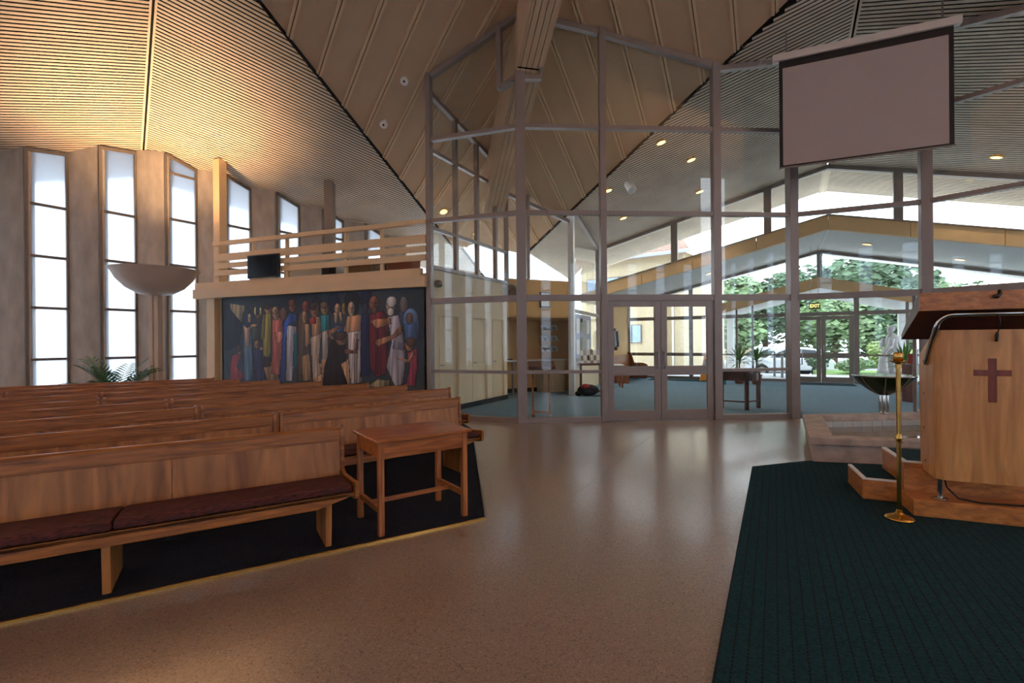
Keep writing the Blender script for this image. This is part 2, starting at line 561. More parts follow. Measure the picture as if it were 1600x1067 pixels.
tag(slab('floor_carpet', [(-0.245, 4.104), (-2.77, 2.604), (-11.0, -2.29), (-14.5, 4.0), (-9.6, 9.9), (-1.0, 9.1), (-0.70, 8.3)], 0.0, 0.008, 'navy_carpet'),
    'dark navy carpet under the pews', kind='structure')
nv = bpy.data.objects['floor_carpet']
MB().bar((-0.235, 4.10, 0.006), (-11.0, -2.30, 0.006), 0.015, 0.014).build('edge_strip', 'brass', nv)
MB().bar((-0.235, 4.10, 0.006), (-0.69, 8.3, 0.006), 0.015, 0.014).build('edge_strip', 'steel', nv)
tag(slab('floor_carpet', [(0.20, 0.9), (2.81, 5.68), (3.61, 5.93), (4.6, 5.8), (9.0, 5.0), (12, 3), (12, -7), (-4.0, -7)], 0.0, 0.012, 'green_carpet'),
    'dark green patterned carpet around the lectern', kind='structure')
tag(slab('floor_foyer', [(-1.6, 9.5), (0.18, 8.9), (5.36, 9.23), (7.2, 8.4), (8.6, 6.6), (17, 8.0), (18.5, 12.3), (5.0, 19.6), (1.0, 19.0), (-3.2, 14.6)], -0.3, 0.004, 'blue_carpet'),
    'grey blue carpet of the foyer behind the glass', kind='structure')

# ================================================================== slatted ceilings
def slat_ceiling(label, org, E, D, poly, pitch, width, b0, b1):
    n = D.cross(E); n.normalize()
    if n.z > 0: n = -n
    pts = [org + D * a + E * b for a, b in poly]
    c = thing('ceiling', org, label, kind='structure')
    MB().prism([p - n * 0.075 for p in pts], -n * 0.08).build('backing', 'slat_backing', c)
    k = 0; b = b0
    Eu = E.normalized()
    while b < b1:
        xs = []
        for i in range(len(poly)):
            (a1, q1), (a2, q2) = poly[i], poly[(i + 1) % len(poly)]
            if (q1 - b) * (q2 - b) < 0:
                xs.append(a1 + (a2 - a1) * (b - q1) / (q2 - q1))
        if len(xs) >= 2:
            x0, x1 = min(xs), max(xs)
            # stand clear of the ridge trim
            if abs(x0) < 1e-3: x0 += 0.05
            if abs(x1) < 1e-3: x1 -= 0.05
            if x1 - x0 > 0.08:
                MB().para(org + D * x0 + E * b - Eu * width / 2, D * (x1 - x0), Eu * width, -n * 0.006).build('slat', 'slat_wood', c)
        b += pitch
    return c
DL2 = V(DL.x, DL.y, -0.22); DL1 = V(DL.x, DL.y, 0.25)
c = slat_ceiling('slatted timber ceiling slope right of the ridge above the pews', RIDGE_L, EL, DL2, [(0, -1.7), (0, 6.45), (10.75, -1.7)], 0.085, 0.053, -1.66, 6.4)
MB().bar(RIDGE_L + EL * -1.7 + DL2 * 0.036, RIDGE_L + EL * 6.45 + DL2 * 0.036, 0.034, 0.03).build('ridge_trim', 'slat_wood', c)
c = slat_ceiling('slatted timber ceiling slope left of the ridge above the pews', RIDGE_L, EL, DL1, [(0, -1.7), (0, 6.45), (-10.75, -1.7)], 0.085, 0.053, -1.66, 6.4)
MB().bar(RIDGE_L + EL * -1.7 - DL1 * 0.036, RIDGE_L + EL * 6.45 - DL1 * 0.036, 0.034, 0.03).build('ridge_trim', 'slat_wood', c)
ER = V(PR_.x, PR_.y, -0.1375)
c = slat_ceiling('slatted timber foyer ceiling slope left of its ridge', RIDGE_R, ER, V(QR.x, QR.y, 0.25), [(0, -2.045), (0, 7.3), (-8.6, 7.3), (-8.6, 2.8)], 0.095, 0.058, -2.0, 7.28)
MB().bar(RIDGE_R + ER * -2.0 - V(QR.x, QR.y, .25) * .036, RIDGE_R + ER * 5.2 - V(QR.x, QR.y, .25) * .036, 0.034, 0.03).build('ridge_trim', 'slat_wood', c)
c = slat_ceiling('slatted timber foyer ceiling slope right of its ridge', RIDGE_R, ER, V(QR.x, QR.y, -0.25), [(0, -2.045), (0, 7.3), (11, 7.3), (11, -2.045 + 11 / 1.776)], 0.095, 0.058, -2.0, 7.28)
MB().bar(RIDGE_R + ER * -2.0 + V(QR.x, QR.y, -.25) * .036, RIDGE_R + ER * 5.2 + V(QR.x, QR.y, -.25) * .036, 0.034, 0.03).build('ridge_trim', 'slat_wood', c)

# dark boards closing the ridge joints from above
for org, E, b0, b1, k1, k2, D_ in ((RIDGE_L, EL, -1.7, 6.45, 0.25, 0.22, DL), (RIDGE_R, ER, -2.05, 5.3, 0.25, 0.25, QR)):
    up = V(0, 0, 1)
    tag(MB().bar(org + E * b0 + up * 0.075, org + E * b1 + up * 0.075, 0.3, 0.05).build('trim_3' if org is RIDGE_L else 'trim_4', 'gap_black'),
        'dark joint along the ridge of the %s' % ('slatted ceiling above the pews' if org is RIDGE_L else 'slatted foyer ceiling'), kind='structure')

tag(MB().bar(RIDGE_R + ER * 5.4 + V(0, 0, 0.03), RIDGE_R + ER * 7.3 + V(0, 0, 0.03), 0.2, 0.03).build('trim_5', 'slat_wood'), 'pale board along the ridge of the outside soffit', kind='structure')

# ================================================================== panelled ceiling folds
def panel_ceiling(label, poly, zf, m, offs, vdir):
    n = V(-(zf(1, 0) - zf(0, 0)), -(zf(0, 1) - zf(0, 0)), 1).normalized()   # up
    c = thing('ceiling', (poly[0][0], poly[0][1], zf(*poly[0])), label, kind='structure')
    def P3(p): return V(p[0], p[1], zf(*p))
    edges = [-99] + offs + [99]
    for i in range(len(edges) - 1):
        cell = clip_poly(poly, m, edges[i + 1] - 0.004)
        cell = clip_poly(cell, (-m[0], -m[1]), -(edges[i] + 0.004)) if cell else cell
        if len(cell) >= 3:
            MB().prism([P3(p) for p in cell], n * 0.06).build('panel', 'ceiling_panel', c)
    MB().prism([P3(p) + n * 0.065 for p in poly], n * 0.05).build('backing', 'slat_backing', c)
    for w in offs:
        # clip the batten's centre line to the fold
        cell = clip_poly(clip_poly(poly, m, w + 0.002), (-m[0], -m[1]), -(w - 0.002))
        if len(cell) < 3: continue
        vs = sorted(cell, key=lambda p: p[0] * vdir[0] + p[1] * vdir[1])
        a, b = P3(vs[0]), P3(vs[-1])
        side = V(m[0], m[1], 0)
        side = (P3((vs[0][0] + m[0], vs[0][1] + m[1])) - a).normalized()
        mb = MB()
        for s in (-0.032, 0.032):
            mb.para(a + side * (s - 0.022), b - a, side * 0.044, -n * 0.028)
        mb.build('batten', 'ceiling_batten', c)
    # black shadow gap along the open edge
    return c, P3, n
mL = (1 / 1.281, 0.801 / 1.281)
polyL = [(-1.72, 15.0), (-4.34, 6.08), (-3.4, 2.0), (2.0, 2.0), (0.367, 8.8), (-0.4, 12.0), (-1.12, 15.0)]
cL, P3L, nL = panel_ceiling('plain cream ceiling fold with raised battens left of the beam', polyL, pl_left, mL, [0.36, 0.97, 1.58] + [2.19 + 0.608 * i for i in range(14)], (-0.8, 1))
MB().bar(P3L((-1.72, 15.0)) - nL * 0.02, P3L((-4.34, 6.08)) - nL * 0.0, 0.035, 0.07).build('edge_gap', 'gap_black', cL)
mR = (1 / 1.1476, -0.563 / 1.1476)
polyR = [(0.42, 15.0), (5.29, 7.06), (5.6, 2.0), (2.0, 2.0), (0.367, 8.8), (-0.4, 12.0), (-1.12, 15.0)]
cR, P3R, nR = panel_ceiling('plain cream ceiling fold with raised battens right of the beam', polyR, pl_right, mR, [-3.862 + 0.628 * i for i in range(-9, 14)], (0.563, 1))
MB().bar(P3R((0.42, 15.0)) - nR * 0.02, P3R((5.29, 7.06)) - nR * 0.0, 0.035, 0.07).build('edge_gap', 'gap_black', cR)
# matching folds on the far sides of the two gables (out of the picture)
def mirror_fold(poly, zf, apex, rdir):
    d = V(rdir.x, rdir.y, 0).normalized()
    out = []
    for (x, y) in poly:
        r = V(x, y, 0) - V(apex[0], apex[1], 0)
        q = d * (2 * r.dot(d)) - r
        out.append(V(apex[0] + q.x, apex[1] + q.y, zf(x, y)))
    return out
for nm, poly, zf, apex, rd, lab in (('ceiling', [(0.05, 21.0), (-4.34, 6.08), (-3.4, 2.0), (-0.4, 3.0), (2.8, 21.0)], pl_left, (-4.34, 6.08), EL, 'cream ceiling fold beyond the left slatted slope'),
                              ('ceiling', [(0.42, 15.0), (5.29, 7.06), (5.6, 2.0), (1.6, 3.0), (-2.2, 15.0)], pl_right, (5.29, 7.06), PR_, 'cream ceiling fold beyond the right slatted slope')):
    pts = mirror_fold(poly, zf, apex, rd)
    tag(MB().prism([p + V(0, 0, 0.02) for p in pts], (0, 0, 0.08)).build(nm, 'ceiling_panel'), lab, kind='structure')
tag(MB().prism([(-15, -9, 11.0), (15, -9, 11.0), (15, 7, 11.0), (-15, 7, 11.0)], (0, 0, 0.1)).build('ceiling', 'ceiling_panel'), 'unseen flat cap added over the middle of the church to block sky light', kind='structure')  # added lid out of view, keeps the sky from leaking in

# ================================================================== ridge beam boxed with boards
RB0 = V(1.55, 3.9, 0); RB1 = V(-0.40, 12.3, 0)
def beam_z(p): return 6.48 - 0.506 * (p.y - 8.9) * 1.0
beam = thing('trim_1', (0.2, 8.9, 6.4), 'boxed ridge beam of narrow boards coming down to the glass corner', kind='structure')
bd = (RB1 - RB0).normalized(); bs = V(bd.y, -bd.x, 0)
for seg, (t0, t1) in enumerate(((0.0, 0.59), (0.596, 0.84), (0.842, 1.0))):
    a = RB0.lerp(RB1, t0); b = RB0.lerp(RB1, t1)
    a3 = V(a.x, a.y, beam_z(a)); b3 = V(b.x, b.y, beam_z(b))
    wid = [-0.27, -0.205, -0.10, 0.005, 0.11, 0.215]
    for i in range(5):
        MB().para(a3 + bs * (wid[i] + 0.006), b3 - a3, bs * (wid[i + 1] - wid[i] - 0.012), V(0, 0, 0.03)).build('board', 'beam_board', beam)
    for s in (-0.27, 0.20):
        MB().para(a3 + bs * s + V(0, 0, 0.0), b3 - a3, bs * 0.02, V(0, 0, 1.35)).build('side_board', 'beam_board', beam)
    MB().para(a3 + bs * -0.25 + V(0, 0, 0.03), b3 - a3, bs * 0.45, V(0, 0, 1.2)).build('core', 'slat_backing', beam)

# ================================================================== sawtooth window wall
WH = 1.09
def saw_window(idx, a, wv, ztop_fn, z_rails, nm_label, mat='frosted_glass'):
    """one tall strip window from a along wv: jambs, head, glazing rails and a pane between each pair of rails"""
    d = wv.normalized(); nrm = V(d.y, -d.x, 0)
    w = thing('window_%d' % idx, (a.x, a.y, 0), nm_label, kind='structure')
    b = a + wv
    za, zb = ztop_fn(a.x, a.y) - 0.03, ztop_fn(b.x, b.y) - 0.03
    for p, z in ((a, za), (b, zb)):
        MB().para(V(p.x, p.y, 0) - d * 0.022 - nrm * 0.04, d * 0.044, nrm * 0.08, V(0, 0, z)).build('jamb', 'window_rail', w)
    MB().bar(V(a.x, a.y, za - 0.03), V(b.x, b.y, zb - 0.03), 0.10, 0.07).build('head', 'window_rail', w)
    zs = [z for z in z_rails if z < min(za, zb) - 0.12]
    for z in zs:
        MB().bar(V(a.x, a.y, z), V(b.x, b.y, z), 0.07, 0.055).build('rail', 'window_rail', w)
    lo = 0.05
    for i in range(len(zs) + 1):
        z0 = lo if i == 0 else zs[i - 1] + 0.025
        if i < len(zs):
            zz = (zs[i] - 0.025, zs[i] - 0.025)
        else:
            zz = (za - 0.06, zb - 0.06)
        p, q = a + d * 0.03, b - d * 0.03
        MB().prism([V(p.x, p.y, z0), V(q.x, q.y, z0), V(q.x, q.y, zz[1]), V(p.x, p.y, zz[0])], nrm * 0.008).build('pane', mat, w)
    return w
wall_l = thing('wall_left', (W0.x, W0.y, 0), 'sawtooth wall of bare concrete piers between the frosted windows', kind='structure')
ordn = ['leftmost', 'second', 'third', 'fourth', 'fifth', 'sixth', 'seventh']
wi = 1
for i in range(-5, 7):
    a = W0 + WSTEP * i; b = a + WWIN; nx = W0 + WSTEP * (i + 1)
    if i < 0: lab = 'frosted strip window of the concrete wall, left of the picture'
    elif i < 3: lab = '%s tall frosted strip window between the concrete piers' % ordn[i]
    elif i == 3: lab = 'frosted strip window just right of the gallery post'
    elif i == 4: lab = 'frosted strip window above the gallery rail left of the dark post'
    else: lab = ['frosted strip window above the gallery rail right of the dark post', 'smallest frosted strip window at the right end of the gallery'][i - 5]
    low = z_L(a.x, a.y)
    if low < 2.0: continue
    zr = [4.47 - WH * k for k in range(0, 4)] + ([4.47 + WH] if i >= 2 else [])
    zr = sorted(zr)
    saw_window(wi, a, WWIN, z_L, zr, lab); wi += 1
    # concrete pier: face from the back of this window to the front of the next
    th = V(0.05, -0.09, 0)
    p0, p1 = b, nx
    back = (p1 - p0).normalized(); nb = V(back.y, -back.x, 0)
    e0 = p1 + back * 0.0
    q = [p0 + back * 0.03, p1 - back * 0.0, p1 + WWIN.normalized() * -0.10 + back * 0.0, p0 + back * 0.03 - nb * 0.14]
    za, zb = z_L(p0.x, p0.y) + 0.02, z_L(p1.x, p1.y) + 0.02
    mb = MB()
    vs = [V(p0.x, p0.y, 0), V(p1.x, p1.y, 0), V(p1.x, p1.y, zb), V(p0.x, p0.y, za)]
    mb.prism(vs, nb * -0.16)
    mb.build('concrete_pier', 'concrete', wall_l)
    # its narrow nib beside the next window
    mb = MB().para(V(p1.x, p1.y, 0) + back * 0.005 - nb * -0.0, back * 0.06, -nb * 0.16, V(0, 0, zb - 0.03))
    mb.build('pier_nib', 'concrete', wall_l)

# left, rear and right walls behind the photographer: the same strip windows run all round the church
def strip_wall(name, p, q, n, label, lo=0.0, h=11.0, wz=6.0):
    global wi
    p, q = V(p), V(q)
    L = (q - p).length; d = (q - p).normalized(); nn = V(d.y, -d.x, 0)
    w = thing(name, p, label, kind='structure')
    step = L / n; ww = 0.62
    x = 0.0
    for k in range(n + 1):
        x1 = step * (k + 0.5) - ww / 2 if k < n else L
        MB().para(p + d * x, d * (x1 - x), nn * 0.2, V(0, 0, wz)).build('concrete_pier', 'concrete', w)
        x = x1 + ww
    MB().para(p + V(0, 0, wz), d * L, nn * 0.2, V(0, 0, h - wz)).build('upper_panel', 'ceiling_panel', w)
    for k in range(n):
        a = p + d * (step * (k + 0.5) - ww / 2 + 0.01)
        saw_window(wi, a, d * (ww - 0.02), lambda x_, y_: wz, [1.09, 2.18, 3.27, 4.36, 5.45], label + ', strip window'); wi += 1
strip_wall('wall_side', (-15.0, 6.6, 0), (-13.5, -9.0, 0), 10, 'window wall left of the photographer')
strip_wall('wall_rear', (-13.5, -9.0, 0), (13.5, -9.0, 0), 16, 'window wall behind the photographer')
strip_wall('wall_right', (15.0, -9.0, 0), (15.0, 4.0, 0), 8, 'window wall right of the photographer')

# ================================================================== the tall glazed screen
def zhead(x, y):
    """underside of whichever ceiling is lowest over the glazed screen"""
    if x < 0.25: return pl_left(x, y)
    if x < 3.85: return pl_right(x, y)
    return z_R(x, y)
TZ = [0.93, 2.30, 3.87, 5.46]
glaz = {}
def pane(parent, a, b, z0, z1a, z1b, mat='clear_glass', name='pane'):
    d = (b - a).normalized(); n = V(d.y, -d.x, 0)
    return MB().prism([V(a.x, a.y, z0), V(b.x, b.y, z0), V(b.x, b.y, z1b), V(a.x, a.y, z1a)], n * 0.010).build(name, mat, parent)
def mull(parent, p, z0, z1, w=0.13, dpt=0.14, d=V(1, 0, 0), mat='taupe_metal', name='mullion'):
    n = V(d.y, -d.x, 0)
    return MB().para(V(p.x, p.y, z0) - d * w / 2 - n * dpt / 2, d * w, n * dpt, V(0, 0, z1 - z0)).build(name, mat, parent, bevel=0.006)
def rail(parent, a, b, z, h=0.075, dpt=0.11, mat='taupe_metal', name='transom', zb=None):
    return MB().bar(V(a.x, a.y, z), V(b.x, b.y, z if zb is None else zb), dpt, h).build(name, mat, parent)
def screen(idx, pts, label, rails_fn, sill=True, zf=zhead):
    """pts: mullion positions along one straight facet; rails_fn(k) -> transom heights of bay k (None = bay left open up to first)"""
    w = thing('window_%d' % idx, (pts[0].x, pts[0].y, 0), label, kind='structure')
    d = (pts[-1] - pts[0]).normalized()
    for k in range(len(pts) - 1):
        a, b = pts[k] + d * 0.06, pts[k + 1] - d * 0.06
        zs, opened = rails_fn(k)
        za, zb = zf(a.x, a.y) - 0.06, zf(b.x, b.y) - 0.06
        if not opened:
            rail(w, a, b, 0.045, 0.09, name='sill')
        for z in zs: rail(w, a, b, z, 0.055 if z < 1.5 else (0.11 if z < 2.5 else 0.075))
        rail(w, a, b, za, 0.10, zb=zb, name='head')
        lo = None if opened else 0.09
        for z in zs + [None]:
            if lo is not None:
                if z is None: pane(w, a, b, lo, za - 0.04, zb - 0.04)
                else: pane(w, a, b, lo, z - 0.03, z - 0.03)
            lo = (z + 0.03) if z is not None else None
    return w, d
d0 = (C0 - S0L).normalized()
w, d = screen(wi, [S0L, C0], 'tall glazed screen facet between the mural and the corner mullion', lambda k: (TZ, False)); wi += 1
mull(w, S0L, 0, zhead(S0L.x, S0L.y) + 0.1, 0.10, d=d0)
# short stub mullion where the ridge beam passes the facet
ps = S0L.lerp(C0, 0.79); mull(w, ps, 6.2, zhead(ps.x, ps.y) + 0.05, 0.09, d=d0)
MB().bar(V(ps.x, ps.y, 6.22), V(C0.x, C0.y, 6.40), 0.12, 0.09).build('trimmer', 'taupe_metal', w)
d1 = (S1R - C0).normalized()
mps = [C0, C0 + d1 * 1.53, C0 + d1 * 3.70, S1R]
w, d = screen(wi, mps, 'wide glazed screen facet with the double doors', lambda k: ((TZ if k != 1 else TZ[1:]), k == 1)); wi += 1
mull(w, C0, 0, 6.45, 0.17, 0.17, d1)
mull(w, mps[1], 0, zhead(mps[1].x, mps[1].y) + 0.05, 0.115, d=d1)
mull(w, mps[2], 0, zhead(mps[2].x, mps[2].y) + 0.05, 0.15, d=d1)
mull(w, S1R, 0, zhead(S1R.x, S1R.y) + 0.08, 0.165, 0.165, d1)
ps = C0.lerp(S1R, 0.075); mull(w, ps, 6.35, zhead(ps.x, ps.y) + 0.05, 0.05, d=d1)
rail(w, C0, ps, 6.35, 0.08, name='trimmer')
# plain doors in the middle bay
def door_leaf(idx, a, b, label, z1=2.25, handle_end=1, mat='taupe_metal', stile=0.115, midz=0.93):
    dd = (b - a).normalized(); n = V(dd.y, -dd.x, 0)
    o = thing('door_%d' % idx, (a.x, a.y, 0), label, kind='structure')
    L = (b - a).length
    for s in (0.0, L - stile):
        MB().para(a + dd * s + V(0, 0, 0.01) - n * 0.025, dd * stile, n * 0.05, V(0, 0, z1 - 0.01)).build('stile', mat, o, bevel=0.004)
    for z, h in ((0.01, 0.19), (midz - 0.08, 0.17), (z1 - 0.12, 0.12)):
        MB().para(a + dd * stile + V(0, 0, z) - n * 0.022, dd * (L - 2 * stile), n * 0.044, V(0, 0, h)).build('door_rail', mat, o)
    for z0, zz in ((0.20, midz - 0.08), (midz + 0.09, z1 - 0.12)):
        pane(o, a + dd * stile, b - dd * stile, z0, zz, zz)
    hx = L - stile / 2 if handle_end else stile / 2
    hp = a + dd * hx
    MB().tube([hp + n * 0.03 + V(0, 0, 0.98), hp + n * 0.07 + V(0, 0, 0.98), hp + n * 0.07 + V(0, 0, 1.28), hp + n * 0.03 + V(0, 0, 1.28)], 0.011, 8).build('handle', 'steel', o, smooth=True)
    return o
e0, e1 = mps[1] + d1 * 0.07, mps[2] - d1 * 0.085
em = e0.lerp(e1, 0.5)
door_leaf(1, e0, em - d1 * 0.004, 'left leaf of the closed glazed double doors', handle_end=1)
door_leaf(2, em + d1 * 0.004, e1, 'right leaf of the closed glazed double doors', handle_end=0)
# facet with the open doorway, then the one running out of the picture
d2 = (S2R - S1R).normalized()
w, d = screen(wi, [S1R, S2R], 'glazed screen facet above the open doorway', lambda k: (TZ[1:], True)); wi += 1
mull(w, S2R, 0, zhead(S2R.x, S2R.y) + 0.05, 0.165, 0.165, d2)
d3 = (S3R - S2R).normalized()
w, d = screen(wi, [S2R, S2R + d3 * 3.0, S3R], 'glazed screen facet behind the lectern at the right', lambda k: (TZ, False)); wi += 1
for t in (3.0, 6.0):
    p = S2R + d3 * t; mull(w, p, 0, zhead(p.x, p.y), 0.15, d=d3)
# the two leaves folded back into the foyer
hl = S1R + d2 * 0.10
dirl = V(0.50, 0.866, 0)
door_leaf(3, hl + V(0.03, 0.06, 0), hl + V(0.03, 0.06, 0) + dirl * 0.92, 'left leaf of the open doorway folded back into the foyer', handle_end=1)
hr = S2R - d2 * 0.10
dirr = V(0.72, 0.69, 0)
door_leaf(4, hr + V(-0.02, 0.08, 0), hr + V(-0.02, 0.08, 0) + dirr * 0.92, 'right leaf of the open doorway folded back into the foyer', handle_end=1)

# ================================================================== gallery over the mural
GA = V(-7.60, 11.68, 0); GB = V(-1.64, 9.46, 0)
gd = (GB - GA).normalized(); gn = V(gd.y, -gd.x, 0)        # gn points to the nave
if gn.y > 0: gn = -gn
GL = (GB - GA).length
gal = thing('gallery_front', (GA.x, GA.y, 0), 'cream painted gallery front with beam and railing above the mural', kind='structure')
def gbar(s0, s1, z0, z1, dep, off, name, mat='gallery_paint', par=gal):
    return MB().para(GA + gd * s0 + gn * off + V(0, 0, z0), gd * (s1 - s0), gn * dep, V(0, 0, z1 - z0)).build(name, mat, par, bevel=0.004)
gbar(0.0, GL, 2.58, 2.80, 0.16, -0.05, 'beam')
gbar(0.02, GL - 0.12, 2.80, 2.95, 0.11, -0.04, 'beam_cap')
gbar(0.34, 0.60, 0.0, 2.58, 0.14, -0.12, 'post')
MB().para(GA + gd * 0.50 - gn * 0.05 + V(0, 0, 2.95), gd * 0.20, -gn * 0.2, V(0, 0, z_L(GA.x + .6, GA.y) - 2.93)).build('post', 'gallery_paint', gal, bevel=0.004)
gbar(0.62, GL, 3.81, 3.90, 0.10, -0.03, 'handrail')
for z0, z1 in ((3.44, 3.61), (3.27, 3.39), (3.10, 3.22)):
    gbar(0.62, GL - 0.03, z0, z1, 0.03, 0.0, 'rail_board')
for s in (0.66, 1.75, 2.75, 4.35, 5.25):
    gbar(s, s + 0.07, 2.95, 3.82, 0.06, -0.07, 'baluster')
MB().prism([GA - gn * 0.1 + V(0, 0, 2.62), GB - gn * 0.1 + V(0, 0, 2.62), V(-1.7, 9.9, 2.62), V(-3.1, 14.7, 2.62), V(-7.4, 12.2, 2.62)], (0, 0, 0.25)).build('floor_slab', 'gallery_paint', gal)
tag(MB().para(GA + gd * 0.5 - gn * 0.16, gd * (GL - 0.55), -gn * 0.06, V(0, 0, 2.62)).build('wall_mural', 'cream_wall'), 'wall under the gallery that carries the mural', kind='structure')
tag(MB().para(V(-2.08, 10.88, 2.87), V(-1.0, 3.77, 0), V(-0.06, 0, 0), V(0, 0, 0.55)).build('wall_gallery', 'tan_wall'), 'low tan wall closing the right end of the gallery', kind='structure')
# dark steel post standing on the gallery
ps = at(516, 400, 12.3)
MB().box(ps.x - 0.11, ps.x + 0.11, ps.y - 0.1, ps.y + 0.1, 2.87, z_L(ps.x, ps.y) + 0.02).build('steel_post', 'dark_metal', gal)

